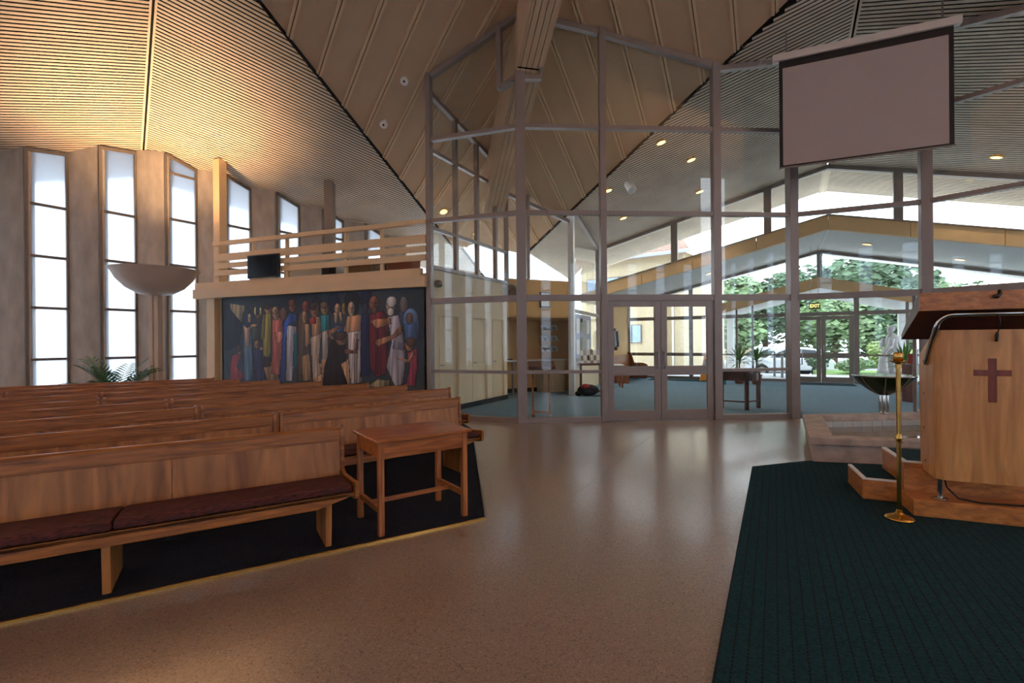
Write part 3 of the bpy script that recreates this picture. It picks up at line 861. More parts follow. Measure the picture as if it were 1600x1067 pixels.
# ---- mural, painted in flat colours on a fine grid
MURAL = [
    ('p',(150,135,105),[(0.111,0.061),(0.193,0.091),(0.17,0.274),(0.111,0.122)]),
    ('p',(30,38,44),[(0.087,0.079),(0.111,0.061),(0.115,0.122),(0.173,0.274),(0.155,0.488),(0.085,0.541)]),
    ('p',(150,120,85),[(0.23,0.7),(0.329,0.633),(0.361,0.852),(0.249,0.858)]),
    ('p',(190,150,110),[(0.526,0.692),(0.583,0.641),(0.585,0.851),(0.523,0.855)]),
    ('p',(195,155,115),[(0.641,0.628),(0.681,0.627),(0.689,0.851),(0.652,0.853)]),
    ('p',(160,145,110),[(0.758,0.865),(0.799,0.805),(0.844,0.812),(0.844,0.883)]),
    ('p',(70,75,70),[(0.211,0.302),(0.271,0.318),(0.271,0.45),(0.217,0.435)]),
    ('e',(20,30,60),(0.614,0.101,0.025,0.092)),
    ('e',(22,30,45),(0.538,0.112,0.023,0.069)),
    ('e',(20,25,50),(0.694,0.084,0.031,0.084)),
    ('e',(22,32,60),(0.753,0.078,0.023,0.089)),
    ('p',(150,65,70),[(0.109,0.704),(0.123,0.595),(0.151,0.568),(0.162,0.602),(0.14,0.703),(0.185,0.802),(0.178,0.846),(0.105,0.85)]),
    ('e',(150,115,85),(0.161,0.548,0.012,0.04)),
    ('e',(90,60,45),(0.154,0.521,0.012,0.03)),
    ('p',(95,125,150),[(0.18,0.288),(0.219,0.279),(0.228,0.839),(0.185,0.846)]),
    ('p',(185,150,125),[(0.181,0.294),(0.214,0.289),(0.21,0.488),(0.193,0.515)]),
    ('e',(38,50,70),(0.201,0.215,0.023,0.091)),
    ('e',(165,145,115),(0.213,0.216,0.01,0.043)),
    ('p',(180,140,100),[(0.216,0.283),(0.26,0.276),(0.262,0.292),(0.218,0.309)]),
    ('p',(110,80,60),[(0.253,0.192),(0.259,0.193),(0.257,0.311),(0.253,0.311)]),
    ('e',(235,215,150),(0.242,0.148,0.004,0.037)),
    ('e',(235,215,150),(0.269,0.15,0.004,0.037)),
    ('p',(110,80,60),[(0.241,0.185),(0.271,0.187),(0.267,0.22),(0.244,0.218)]),
    ('p',(55,55,95),[(0.229,0.541),(0.265,0.515),(0.278,0.699),(0.297,0.836),(0.243,0.842)]),
    ('e',(140,110,70),(0.249,0.483,0.014,0.037)),
    ('p',(190,150,110),[(0.264,0.515),(0.323,0.509),(0.323,0.526),(0.265,0.539)]),
    ('p',(155,145,62),[(0.282,0.188),(0.318,0.167),(0.32,0.516),(0.307,0.607),(0.28,0.594)]),
    ('p',(120,112,50),[(0.282,0.188),(0.293,0.189),(0.286,0.411),(0.268,0.443)]),
    ('e',(190,150,110),(0.305,0.131,0.016,0.044)),
    ('e',(70,50,40),(0.303,0.111,0.013,0.023)),
    ('p',(60,45,40),[(0.284,0.607),(0.318,0.607),(0.316,0.698),(0.284,0.712)]),
    ('p',(178,98,82),[(0.328,0.223),(0.373,0.22),(0.382,0.478),(0.362,0.781),(0.324,0.763)]),
    ('p',(200,130,110),[(0.343,0.36),(0.395,0.362),(0.394,0.414),(0.349,0.477)]),
    ('e',(165,125,95),(0.346,0.179,0.019,0.06)),
    ('e',(175,145,105),(0.341,0.147,0.016,0.031)),
    ('e',(115,78,62),(0.381,0.188,0.016,0.062)),
    ('p',(170,168,175),[(0.398,0.298),(0.44,0.313),(0.443,0.479),(0.419,0.838),(0.393,0.84)]),
    ('p',(42,75,150),[(0.411,0.182),(0.446,0.199),(0.44,0.262),(0.401,0.299),(0.387,0.491),(0.383,0.85),(0.362,0.852),(0.375,0.49),(0.382,0.285)]),
    ('p',(30,100,110),[(0.432,0.389),(0.449,0.364),(0.446,0.694),(0.428,0.695)]),
    ('e',(150,95,65),(0.424,0.108,0.016,0.059)),
    ('e',(120,70,40),(0.421,0.08,0.015,0.033)),
    ('p',(95,76,60),[(0.453,0.212),(0.477,0.136),(0.501,0.304),(0.503,0.567),(0.512,0.824),(0.448,0.847)]),
    ('p',(160,128,90),[(0.469,0.599),(0.5,0.574),(0.512,0.824),(0.471,0.835)]),
    ('e',(175,145,112),(0.481,0.224,0.011,0.058)),
    ('p',(185,145,108),[(0.5,0.442),(0.563,0.387),(0.563,0.408),(0.506,0.479)]),
    ('p',(175,140,105),[(0.482,0.29),(0.501,0.291),(0.506,0.467),(0.486,0.517)]),
    ('e',(150,70,60),(0.486,0.12,0.015,0.046)),
    ('p',(182,142,106),[(0.514,0.229),(0.55,0.229),(0.557,0.387),(0.539,0.418),(0.514,0.404)]),
    ('p',(188,168,148),[(0.513,0.417),(0.557,0.383),(0.543,0.642),(0.556,0.754),(0.518,0.824),(0.514,0.642)]),
    ('e',(155,108,78),(0.527,0.157,0.019,0.068)),
    ('e',(70,50,40),(0.521,0.123,0.015,0.033)),
    ('p',(172,42,42),[(0.505,0.239),(0.532,0.233),(0.532,0.29),(0.505,0.294)]),
    ('p',(42,132,138),[(0.555,0.213),(0.592,0.207),(0.593,0.351),(0.556,0.366)]),
    ('e',(155,130,88),(0.574,0.149,0.018,0.057)),
    ('e',(120,95,55),(0.57,0.115,0.016,0.027)),
    ('p',(180,170,160),[(0.56,0.375),(0.589,0.347),(0.584,0.629),(0.562,0.632)]),
    ('p',(180,140,105),[(0.559,0.629),(0.583,0.629),(0.572,0.74),(0.559,0.716)]),
    ('p',(62,98,155),[(0.616,0.316),(0.661,0.312),(0.663,0.64),(0.641,0.65),(0.633,0.396)]),
    ('e',(195,160,125),(0.63,0.157,0.012,0.047)),
    ('p',(190,155,125),[(0.615,0.193),(0.63,0.185),(0.628,0.285),(0.619,0.291)]),
    ('p',(190,155,125),[(0.636,0.191),(0.646,0.186),(0.651,0.275),(0.643,0.28)]),
    ('e',(150,120,70),(0.659,0.159,0.01,0.049)),
    ('e',(20,24,34),(0.693,0.126,0.029,0.106)),
    ('e',(192,162,132),(0.69,0.162,0.014,0.063)),
    ('p',(188,142,106),[(0.674,0.23),(0.734,0.219),(0.756,0.358),(0.73,0.399),(0.682,0.397),(0.657,0.36)]),
    ('p',(192,184,178),[(0.674,0.379),(0.734,0.363),(0.726,0.639),(0.732,0.833),(0.686,0.848),(0.678,0.591)]),
    ('p',(150,142,140),[(0.705,0.398),(0.715,0.392),(0.71,0.832),(0.7,0.838)]),
    ('p',(46,28,26),[(0.603,0.444),(0.659,0.445),(0.663,0.64),(0.641,0.671),(0.668,0.852),(0.567,0.865),(0.574,0.703),(0.589,0.592)]),
    ('p',(152,106,76),[(0.587,0.36),(0.64,0.313),(0.644,0.338),(0.599,0.392),(0.616,0.444),(0.597,0.434)]),
    ('e',(145,108,82),(0.647,0.433,0.026,0.061)),
    ('e',(80,55,40),(0.642,0.408,0.023,0.037)),
    ('p',(135,88,62),[(0.659,0.53),(0.703,0.54),(0.71,0.434),(0.717,0.447),(0.713,0.573),(0.662,0.573)]),
    ('p',(24,40,82),[(0.734,0.219),(0.762,0.209),(0.765,0.757),(0.728,0.785)]),
    ('e',(50,60,80),(0.749,0.155,0.01,0.043)),
    ('p',(122,30,42),[(0.766,0.219),(0.82,0.193),(0.842,0.286),(0.83,0.754),(0.791,0.775),(0.767,0.686)]),
    ('e',(145,95,70),(0.785,0.122,0.02,0.067)),
    ('e',(110,80,62),(0.786,0.182,0.011,0.03)),
    ('p',(90,22,34),[(0.793,0.283),(0.801,0.283),(0.797,0.756),(0.789,0.756)]),
    ('p',(172,168,178),[(0.841,0.25),(0.889,0.23),(0.901,0.428),(0.909,0.589),(0.898,0.838),(0.868,0.86),(0.834,0.684),(0.857,0.473)]),
    ('p',(130,128,142),[(0.869,0.45),(0.908,0.486),(0.898,0.543),(0.861,0.532)]),
    ('e',(182,160,140),(0.853,0.146,0.019,0.072)),
    ('e',(205,200,195),(0.856,0.111,0.019,0.045)),
    ('e',(205,200,195),(0.852,0.202,0.013,0.033)),
    ('p',(180,130,95),[(0.771,0.281),(0.788,0.265),(0.849,0.257),(0.851,0.307),(0.793,0.344)]),
    ('p',(182,132,98),[(0.79,0.484),(0.795,0.448),(0.856,0.409),(0.891,0.317),(0.894,0.387),(0.864,0.438),(0.8,0.505)]),
    ('p',(60,76,104),[(0.883,0.201),(0.926,0.193),(0.929,0.325),(0.896,0.335)]),
    ('e',(112,108,108),(0.904,0.139,0.016,0.067)),
    ('e',(104,135,170),(0.93,0.273,0.029,0.095)),
    ('p',(72,104,146),[(0.904,0.312),(0.962,0.292),(0.962,0.441),(0.911,0.486)]),
    ('e',(112,86,80),(0.927,0.265,0.012,0.046)),
    ('p',(152,62,82),[(0.917,0.572),(0.955,0.521),(0.954,0.681),(0.944,0.855),(0.911,0.846),(0.929,0.681)]),
    ('e',(172,124,94),(0.924,0.497,0.015,0.049)),
    ('e',(95,65,45),(0.931,0.469,0.017,0.036)),
    ('p',(192,142,112),[(0.877,0.599),(0.918,0.626),(0.938,0.543),(0.944,0.572),(0.919,0.649),(0.878,0.619)]),
]

def inside(pts, x, y):
    c = False; n = len(pts); j = n - 1
    for i in range(n):
        xi, yi = pts[i]; xj, yj = pts[j]
        if (yi > y) != (yj > y) and x < (xj - xi) * (y - yi) / (yj - yi) + xi: c = not c
        j = i
    return c
def make_mural():
    MA = V(-7.20, 11.53, 0); MBp = V(-1.62, 9.45, 0)
    s0, s1 = 0.068, 0.985
    NX, NY = 360, 170
    z1, z0 = 2.575, 0.30
    base = []
    rnd = random.Random(3)
    wav = [(rnd.uniform(3, 14), rnd.uniform(2, 9), rnd.uniform(0, 6)) for _ in range(5)]
    cols = [[None] * (NX + 1) for _ in range(NY + 1)]
    for j in range(NY + 1):
        v = j / NY
        for i in range(NX + 1):
            s = s0 + (s1 - s0) * i / NX
            w = sum(math.sin(a * s + b * v + c) for a, b, c in wav) / 5
            c = [38 + 16 * w, 50 + 15 * w, 58 + 12 * w]
            if v > 0.72: c = [c[0] + 30 * (v - .72) / .28, c[1] + 20 * (v - .72) / .28, c[2]]
            cols[j][i] = c
    def dim(c, k): return (c[0] * k, c[1] * k, c[2] * k)
    strokes = []
    for kind, col, dat in MURAL:
        # a dark painted outline behind every shape
        if kind == 'p':
            mx = sum(p[0] for p in dat) / len(dat); my = sum(p[1] for p in dat) / len(dat)
            strokes.append(('p', dim(col, 0.30), [(mx + (p[0] - mx) * 1.06 + (0.0022 if p[0] > mx else -0.0022), my + (p[1] - my) * 1.02) for p in dat]))
            strokes.append((kind, dim(col, 0.88), dat))
        else:
            s_, v_, a_, b_ = dat
            strokes.append(('e', dim(col, 0.32), (s_, v_, a_ + 0.0026, b_ + 0.007)))
            strokes.append((kind, dim(col, 0.92), dat))
            if col[0] > 135 and col[0] > col[2] + 20 and 0.03 < b_ < 0.09:
                strokes.append(('e', dim(col, 0.62), (s_ + a_ * 0.5, v_, a_ * 0.45, b_ * 0.8)))
                strokes.append(('e', dim(col, 0.25), (s_ - a_ * 0.38, v_ - b_ * 0.10, a_ * 0.20, b_ * 0.10)))
                strokes.append(('e', dim(col, 0.25), (s_ + a_ * 0.34, v_ - b_ * 0.10, a_ * 0.20, b_ * 0.10)))
                strokes.append(('e', dim(col, 0.55), (s_, v_ + b_ * 0.18, a_ * 0.10, b_ * 0.22)))
                strokes.append(('e', dim(col, 0.40), (s_, v_ + b_ * 0.52, a_ * 0.30, b_ * 0.07)))
    for kind, col, dat in strokes:
        if kind == 'p':
            xs = [p[0] for p in dat]; ys = [p[1] for p in dat]
            bx = (min(xs), max(xs), min(ys), max(ys))
        else:
            bx = (dat[0] - dat[2], dat[0] + dat[2], dat[1] - dat[3], dat[1] + dat[3])
        i0 = max(0, int((bx[0] - s0) / (s1 - s0) * NX)); i1 = min(NX, int((bx[1] - s0) / (s1 - s0) * NX) + 1)
        j0 = max(0, int(bx[2] * NY)); j1 = min(NY, int(bx[3] * NY) + 1)
        bw = max(1e-4, bx[1] - bx[0])
        for j in range(j0, j1 + 1):
            v = j / NY
            for i in range(i0, i1 + 1):
                s = s0 + (s1 - s0) * i / NX
                if kind == 'p':
                    if not inside(dat, s, v): continue
                else:
                    if ((s - dat[0]) / dat[2]) ** 2 + ((v - dat[1]) / dat[3]) ** 2 > 1: continue
                q = (s - bx[0]) / bw
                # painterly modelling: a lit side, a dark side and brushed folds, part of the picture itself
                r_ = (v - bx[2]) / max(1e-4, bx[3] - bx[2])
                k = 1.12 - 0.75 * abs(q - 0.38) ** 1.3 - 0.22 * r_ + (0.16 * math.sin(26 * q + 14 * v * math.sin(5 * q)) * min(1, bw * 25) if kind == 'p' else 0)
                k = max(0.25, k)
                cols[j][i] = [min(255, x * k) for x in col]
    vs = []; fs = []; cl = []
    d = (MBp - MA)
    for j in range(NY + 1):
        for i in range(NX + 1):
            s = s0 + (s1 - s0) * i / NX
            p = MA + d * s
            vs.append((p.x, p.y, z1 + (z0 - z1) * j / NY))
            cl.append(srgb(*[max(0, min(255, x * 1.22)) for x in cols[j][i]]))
    for j in range(NY):
        for i in range(NX):
            a = j * (NX + 1) + i
            fs.append((a, a + NX + 1, a + NX + 2, a + 1))
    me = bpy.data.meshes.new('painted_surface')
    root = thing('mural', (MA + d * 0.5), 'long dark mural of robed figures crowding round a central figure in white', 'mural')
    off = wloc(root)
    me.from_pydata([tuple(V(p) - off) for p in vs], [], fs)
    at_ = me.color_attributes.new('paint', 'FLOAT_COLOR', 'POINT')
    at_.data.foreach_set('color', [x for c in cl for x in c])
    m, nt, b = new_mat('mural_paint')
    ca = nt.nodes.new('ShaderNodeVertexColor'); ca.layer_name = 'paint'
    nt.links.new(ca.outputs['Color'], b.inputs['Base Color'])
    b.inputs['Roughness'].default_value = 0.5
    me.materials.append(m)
    o = bpy.data.objects.new('painted_surface', me); COL.objects.link(o); o.parent = root
    p0 = MA + d * s0; p1 = MA + d * s1
    dn = d.normalized(); n = V(dn.y, -dn.x, 0)
    if n.y > 0: n = -n
    MB().para(V(p0.x, p0.y, z0) - n * 0.025, p1 - p0, n * 0.023, V(0, 0, z1 - z0)).build('board', 'near_black', root)
    for a in (0.0, (p1 - p0).length - 0.02):
        MB().para(V(p0.x, p0.y, z0) + dn * a - n * 0.02, dn * 0.02, n * 0.03, V(0, 0, z1 - z0)).build('frame_strip', 'near_black', root)
make_mural()
# television on the gallery railing
tp = GA + gd * 1.76 + gn * 0.06
tv = thing('television', (tp.x, tp.y, 2.97), 'black flat television fixed in front of the gallery railing', 'television')
MB().para(V(tp.x, tp.y, 2.97), gd * 0.92, gn * 0.05, V(0, 0, 0.52)).build('casing', 'black_plastic', tv, bevel=0.008)
MB().para(V(tp.x, tp.y, 3.0) + gd * 0.03 + gn * 0.05, gd * 0.86, gn * 0.004, V(0, 0, 0.46)).build('screen', 'tv_screen', tv)
MB().para(V(tp.x, tp.y, 3.10) + gd * 0.35 - gn * 0.09, gd * 0.2, gn * 0.09, V(0, 0, 0.2)).build('bracket', 'black_plastic', tv)
# things kept on the gallery
def gthing(name, label, cat, s, back, parts):
    p = GA + gd * s - gn * back
    t = thing(name, (p.x, p.y, 2.87), label, cat)
    for nm, mat, (x0, x1, y0, y1, z0, z1) in parts:
        MB().para(p + gd * x0 - gn * y0 + V(0, 0, 2.87 + z0), gd * (x1 - x0), -gn * (y1 - y0), V(0, 0, z1 - z0)).build(nm, mat, t, bevel=0.01)
    return t
gthing('sideboard', 'pale blue sideboard standing on the gallery behind the television', 'cabinet', 2.0, 0.7, [('body', 'font_tile', (0, 1.5, 0, .4, .04, .62)), ('top', 'white_paint', (-.02, 1.52, -.02, .42, .62, .66)), ('plinth', 'black_plastic', (.03, 1.47, .03, .37, 0, .04))])
t = gthing('hamper', 'brown wicker hamper on the gallery floor', 'basket', 3.9, 0.55, [('body', 'wicker', (0, 1.0, 0, .5, 0, .34)), ('lid', 'wicker', (-.03, 1.03, -.03, .53, .34, .42))])
gthing('speaker_box', 'small dark loudspeaker box on the gallery at the steel post', 'loudspeaker', 3.45, 0.35, [('cabinet', 'black_plastic', (0, .22, 0, .22, 0, .36)), ('grille', 'near_black', (.02, .20, -.01, 0, .03, .33))])
gthing('storage_box', 'tan storage box at the right end of the gallery', 'box', 5.2, 0.35, [('body', 'terracotta', (0, .55, 0, .4, 0, .36)), ('lid', 'terracotta', (-.02, .57, -.02, .42, .36, .40))])
p = GA + gd * 4.98 - gn * 0.3
t = thing('glass_jug', (p.x, p.y, 2.87), 'clear glass jug beside the tan box on the gallery', 'jug')
MB().lathe([(0.10, 0), (0.13, 0.05), (0.13, 0.26), (0.09, 0.34), (0.10, 0.38)], p + V(0, 0, 2.87), 16).build('body', 'clear_glass', t, smooth=True)
MB().tube([p + V(0.12, 0, 3.16), p + V(0.2, 0, 3.14), p + V(0.2, 0, 2.98), p + V(0.12, 0, 2.95)], 0.012, 6).build('handle', 'steel', t, smooth=True)

# ================================================================== foyer walls
# cream partition with doors running back from the mural corner, clerestory glazing above
WA = V(-1.66, 9.80, 0); WB = V(-0.13, 12.60, 0)
wd = (WB - WA).normalized(); wnn = V(wd.y, -wd.x, 0)      # towards the foyer
WLn = (WB - WA).length
part = thing('wall_foyer_left', (WA.x, WA.y, 0), 'cream partition with doors behind the glass facet', kind='structure')
doors = [(0.30, 1.02), (1.55, 2.22), (2.45, 3.05)]
x = 0.0
for (u0, u1) in doors:
    MB().para(WA + wd * x, wd * (u0 - x), -wnn * 0.1, V(0, 0, 2.99)).build('wall_panel', 'cream_wall', part)
    MB().para(WA + wd * u0 + V(0, 0, 2.05), wd * (u1 - u0), -wnn * 0.1, V(0, 0, 0.94)).build('wall_panel', 'cream_wall', part)
    x = u1
MB().para(WA + wd * x, wd * (WLn - x), -wnn * 0.1, V(0, 0, 2.99)).build('wall_panel', 'cream_wall', part)
MB().para(WA, wd * WLn, wnn * 0.015, V(0, 0, 0.12)).build('skirting', 'near_black', part)
dn_ = 5
for k, (u0, u1) in enumerate(doors):
    o = thing('door_%d' % dn_, (WA + wd * u0), ['cream door nearest the mural behind the glass facet', 'middle cream door in the partition behind the glass', 'cream door farthest along the partition behind the glass'][k], kind='structure'); dn_ += 1
    MB().para(WA + wd * (u0 + 0.03) - wnn * 0.05 + V(0, 0, 0.01), wd * (u1 - u0 - 0.06), -wnn * 0.04, V(0, 0, 2.06)).build('leaf', 'cream_wall', o)
    for s in (u0, u1 - 0.03):
        MB().para(WA + wd * s - wnn * 0.08, wd * 0.03, wnn * 0.09, V(0, 0, 2.05)).build('jamb', 'cream_wall', o)
    MB().para(WA + wd * (u0 + 0.10) - wnn * 0.05 + V(0, 0, 1.0), wd * 0.11, wnn * 0.035, V(0, 0, 0.02)).build('handle', 'steel', o)
zW = lambda x_, y_: pl_left(x_, y_)
w = thing('window_%d' % wi, (WA.x, WA.y, 3.0), 'clerestory glazing above the cream partition', kind='structure'); wi += 1
us = [0.0, 0.92, 1.78, 2.62, WLn]
for k, u in enumerate(us):
    p = WA + wd * u
    mull(w, p, 2.99, zW(p.x, p.y), 0.09, 0.10, wd)
for z in (3.03, 3.82, 5.40):
    rail(w, WA, WB, z, 0.07, 0.09)
rail(w, WA, WB, zW(WA.x, WA.y) - 0.03, 0.10, 0.10, zb=zW(WB.x, WB.y) - 0.03, name='head')
for k in range(4):
    a, b = WA + wd * (us[k] + 0.045), WA + wd * (us[k + 1] - 0.045)
    for z0, z1 in ((3.065, 3.785), (3.855, 5.365)):
        pane(w, a, b, z0, z1, z1)
    pane(w, a, b, 5.435, zW(a.x, a.y) - 0.08, zW(b.x, b.y) - 0.08)

# bulkhead with clerestory and alcove below
BA = V(-0.13, 12.60, 0); BB = V(1.66, 13.40, 0)
bdv = (BB - BA).normalized(); bnv = V(bdv.y, -bdv.x, 0); BLn = (BB - BA).length
blk = thing('wall_foyer_alcove', (BA.x, BA.y, 0), 'tan bulkhead above the leaflet alcove in the foyer', kind='structure')
MB().para(BA + V(0, 0, 2.13), bdv * BLn, -bnv * 0.12, V(0, 0, 1.02)).build('bulkhead', 'tan_wall', blk)
MB().prism([BA + V(0, 0, 2.13), BB + V(0, 0, 2.13), BB + bdv * 1.3 - bnv * 1.4 + V(0, 0, 2.13), BA - bnv * 1.4 + V(0, 0, 2.13)], (0, 0, 0.05)).build('alcove_ceiling', 'tan_wall', blk)
MB().para(BA - bnv * 1.4, bdv * (BLn + 1.3), -bnv * 0.1, V(0, 0, 2.13)).build('alcove_back', 'tan_wall', blk)
MB().para(BA, -bnv * 1.4, -bdv * 0.1, V(0, 0, 2.13)).build('alcove_side', 'terracotta', blk)
MB().para(BA - bnv * 1.385 , bdv * BLn, bnv * 0.02, V(0, 0, 0.12)).build('skirting', 'near_black', blk)
w = thing('window_%d' % wi, (BA.x, BA.y, 3.2), 'clerestory window over the tan bulkhead in the foyer', kind='structure'); wi += 1
zB = lambda x_, y_: min(pl_right(x_, y_) if x_ > -0.6 else pl_left(x_, y_), 5.4)
for u in (0.0, 0.62, BLn):
    p = BA + bdv * u; mull(w, p, 3.15, zB(p.x, p.y), 0.09, 0.1, bdv, mat='taupe_metal')
rail(w, BA, BB, zB(BA.x, BA.y) - 0.04, 0.09, 0.1, zb=zB(BB.x, BB.y) - 0.04, name='head')
pane(w, BA + bdv * .045, BA + bdv * .575, 3.15, zB(BA.x, BA.y) - 0.08, zB(BA.x, BA.y) - .1)
pane(w, BA + bdv * .665, BB - bdv * .045, 3.15, zB(BA.x + .6, BA.y + .3) - 0.08, zB(BB.x, BB.y) - 0.08)
# facet from the alcove corner to the gable wall
VA = BB; VB = RF(5.31, -6.68, 0)
vd = (VB - VA).normalized(); vn = V(vd.y, -vd.x, 0); VL = (VB - VA).length
w = thing('window_%d' % wi, (VA.x, VA.y, 0), 'narrow tall glazed facet behind the leaflet shelf in the foyer', kind='structure'); wi += 1
mull(w, VA, 0, z_R(VA.x, VA.y), 0.16, 0.16, vd, mat='white_paint', name='post')
mull(w, VB, 0, z_R(VB.x, VB.y), 0.18, 0.18, vd)
zz = lambda p: z_R(p.x, p.y) - 0.05
rail(w, VA, VB, zz(VA), 0.10, 0.1, zb=zz(VB), name='head')
rail(w, VA, VB, 2.35, 0.09, 0.1); rail(w, VA, VB, 0.95, 0.09, 0.1)
pane(w, VA + vd * .09, VB - vd * .09, 2.40, zz(VA) - .05, zz(VB) - .05)
pane(w, VA + vd * .09, VB - vd * .09, 1.0, 2.30, 2.30)
MB().para(VA + vd * 0.09, vd * (VL - .18), -vn * 0.06, V(0, 0, 0.92)).build('apron', 'cream_wall', w)

# gable wall of the foyer: clerestory standing on a tan fascia
UT = 5.31; FT = 8.87
gab = thing('wall_gable', RF(UT, 0, 0), 'tan gabled fascia across the back of the foyer', kind='structure')
ups = [-6.68, -5.0, -2.47, -1.0, 1.05, 3.75, 6.5, 9.0]
segs = [-6.68, -5.2, -3.6, -1.8, 0.0, 1.8, 3.6, 5.4, 7.2, 9.0]
for i in range(len(segs) - 1):
    a0, a1 = segs[i], segs[i + 1]
    a0 += 0.006; a1 -= 0.006
    za, zb = 4.57 - 0.23 * abs(a0), 4.57 - 0.23 * abs(a1)
    MB().prism([RF(UT, a0, za), RF(UT, a1, zb), RF(UT, a1, zb + 0.38), RF(UT, a0, za + 0.38)], PR_ * 0.16).build('fascia_panel', 'tan_fascia', gab)
for s in (-1, 1):
    MB().bar(RF(UT + 0.06, 0, 4.57 + 0.395), RF(UT + 0.06, 6.68 * s if s < 0 else 9.0, 4.57 + 0.395 - 0.23 * (6.68 if s < 0 else 9.0)), 0.24, 0.03).build('capping', 'taupe_metal', gab)
w = thing('window_%d' % wi, RF(UT, 0, 4.9), 'gabled clerestory glazing above the tan fascia', kind='structure'); wi += 1
zU = lambda a: 6.37 - 0.25 * abs(a)
zFas = lambda a: 4.96 - 0.23 * abs(a)
for a in (-6.68, -4.15, -1.50, 1.55, 4.65, 7.6):
    p = RF(UT + 0.06, a, 0); mull(w, p, zFas(a), zU(a), 0.20, 0.16, QR, mat='dark_metal')
for a0, a1 in ((-6.68, 0), (0, 9.0)):
    MB().bar(RF(UT + .06, a0, zU(a0) - .05), RF(UT + .06, a1, zU(a1) - .05), 0.14, 0.12).build('head', 'dark_metal', w)
us = [-6.68, -4.15, -1.50, 0, 1.55, 4.65, 7.6]
for k in range(len(us) - 1):
    a0, a1 = us[k] + (0.1 if us[k] else 0), us[k + 1] - (0.1 if us[k + 1] else 0)
    MB().prism([RF(UT + .06, a0, zFas(a0)), RF(UT + .06, a1, zFas(a1)), RF(UT + .06, a1, zU(a1) - .1), RF(UT + .06, a0, zU(a0) - .1)], PR_ * 0.01).build('pane', 'clear_glass', w)
# white gabled soffit of the lobby
for s, nm in ((-1, 'left'), (1, 'right')):
    ae = -7.4 if s < 0 else 9.5
    tag(MB().prism([RF(UT + 0.16, 0, 4.57), RF(UT + 0.16, ae, 4.57 - .23 * abs(ae)), RF(FT + 1.3, ae, 4.57 - .23 * abs(ae)), RF(FT + 1.3, 0, 4.57)], (0, 0, 0.30)).build('ceiling', 'white_soffit'), 'white sloping lobby soffit on the %s of its ridge' % nm, kind='structure')
tag(MB().bar(RF(UT + .1, 0, 4.56), RF(FT, 0, 4.56), 0.05, 0.03).build('trim_2', 'white_paint'), 'white ridge strip of the lobby soffit', kind='structure')

# ---- outer lobby wall: posts, rails and panes up to the gable
zF = lambda a: 4.55 - 0.23 * abs(a)
zP = lambda a: 3.62 - 0.25 * abs(a)
ow = thing('window_%d' % wi, RF(FT, 0, 0), 'outer glazed wall of the lobby around the exit doors', kind='structure'); wi += 1
posts = [-6.6, -5.45, -4.2, -3.35, -2.60, -2.07, -0.97, 0.97, 1.05, 2.36, 3.6, 5.0, 6.4]
posts = [-6.6, -5.45, -4.2, -3.3, -2.60, -2.07, -0.97, 1.03, 2.36, 3.7, 5.0, 6.4]
for a in posts:
    wdt = 0.14 if a in (-4.2, -0.97, 1.03) else 0.07
    p = RF(FT, a, 0); mull(ow, p, 0, (zF(a) if a < -3.2 else max(2.3, min(zF(a), zP(a) - 0.36))), wdt, 0.1, QR, mat='dark_metal', name='post')
for k in range(len(posts) - 1):
    a0, a1 = posts[k], posts[k + 1]
    A_, B_ = RF(FT, a0, 0), RF(FT, a1, 0)
    isdoor = (a0 == -0.97)
    rail(ow, A_, B_, 2.36, 0.13, 0.12, mat='dark_metal', name='rail')
    z1a, z1b = (zF(a0), zF(a1)) if a1 < -3.2 else (min(zF(a0), zP(a0) - .36), min(zF(a1), zP(a1) - .36))
    if z1a > 2.6 and z1b > 2.6:
        MB().prism([RF(FT, a0, 2.43), RF(FT, a1, 2.43), RF(FT, a1, z1b), RF(FT, a0, z1a)], PR_ * .01).build('pane', 'clear_glass', ow)
    if isdoor: continue
    rail(ow, A_, B_, 0.05, 0.10, 0.12, mat='dark_metal', name='sill')
    rail(ow, A_, B_, 0.95, 0.06 if a0 > -4 else 0.12, 0.1, mat='dark_metal', name='rail')
    pane(ow, A_ + QR * .04, B_ - QR * .04, 0.1, 0.92, 0.92)
    pane(ow, A_ + QR * .04, B_ - QR * .04, 0.98, 2.30, 2.30)
# gable light above the porch fascia
for s in (-1, 1):
    ae = 7.0 * s
    MB().bar(RF(FT, 0, 4.50), RF(FT, ae, 4.50 - .23 * 7), 0.12, 0.10).build('head', 'dark_metal', ow)
    ag = -3.3 if s < 0 else 4.6
    MB().prism([RF(FT, 0, 3.64), RF(FT, ag, 3.64 - .25 * abs(ag)), RF(FT, ag, 4.46 - .23 * abs(ag)), RF(FT, 0, 4.46)], PR_ * .01).build('pane', 'clear_glass', ow)
    pf = MB().prism([RF(FT - .05, 0, 3.26), RF(FT - .05, ag, 3.26 - .25 * abs(ag)), RF(FT - .05, ag, 3.64 - .25 * abs(ag)), RF(FT - .05, 0, 3.64)], PR_ * .12)
    pf.build('fascia_board', 'tan_fascia', ow)
mull(ow, RF(FT, 0, 0), 3.62, 4.5, 0.16, 0.12, QR, mat='dark_metal', name='post')
def lobby_leaf(idx, a0, a1, label, he):
    door_leaf(idx, RF(FT, a0, 0), RF(FT, a1, 0), label, z1=2.28, handle_end=he, mat='dark_metal', stile=0.13)
lobby_leaf(dn_, -0.89, 0.025, 'left leaf of the glazed exit doors', 1); dn_ += 1
lobby_leaf(dn_, 0.035, 0.95, 'right leaf of the glazed exit doors', 0); dn_ += 1
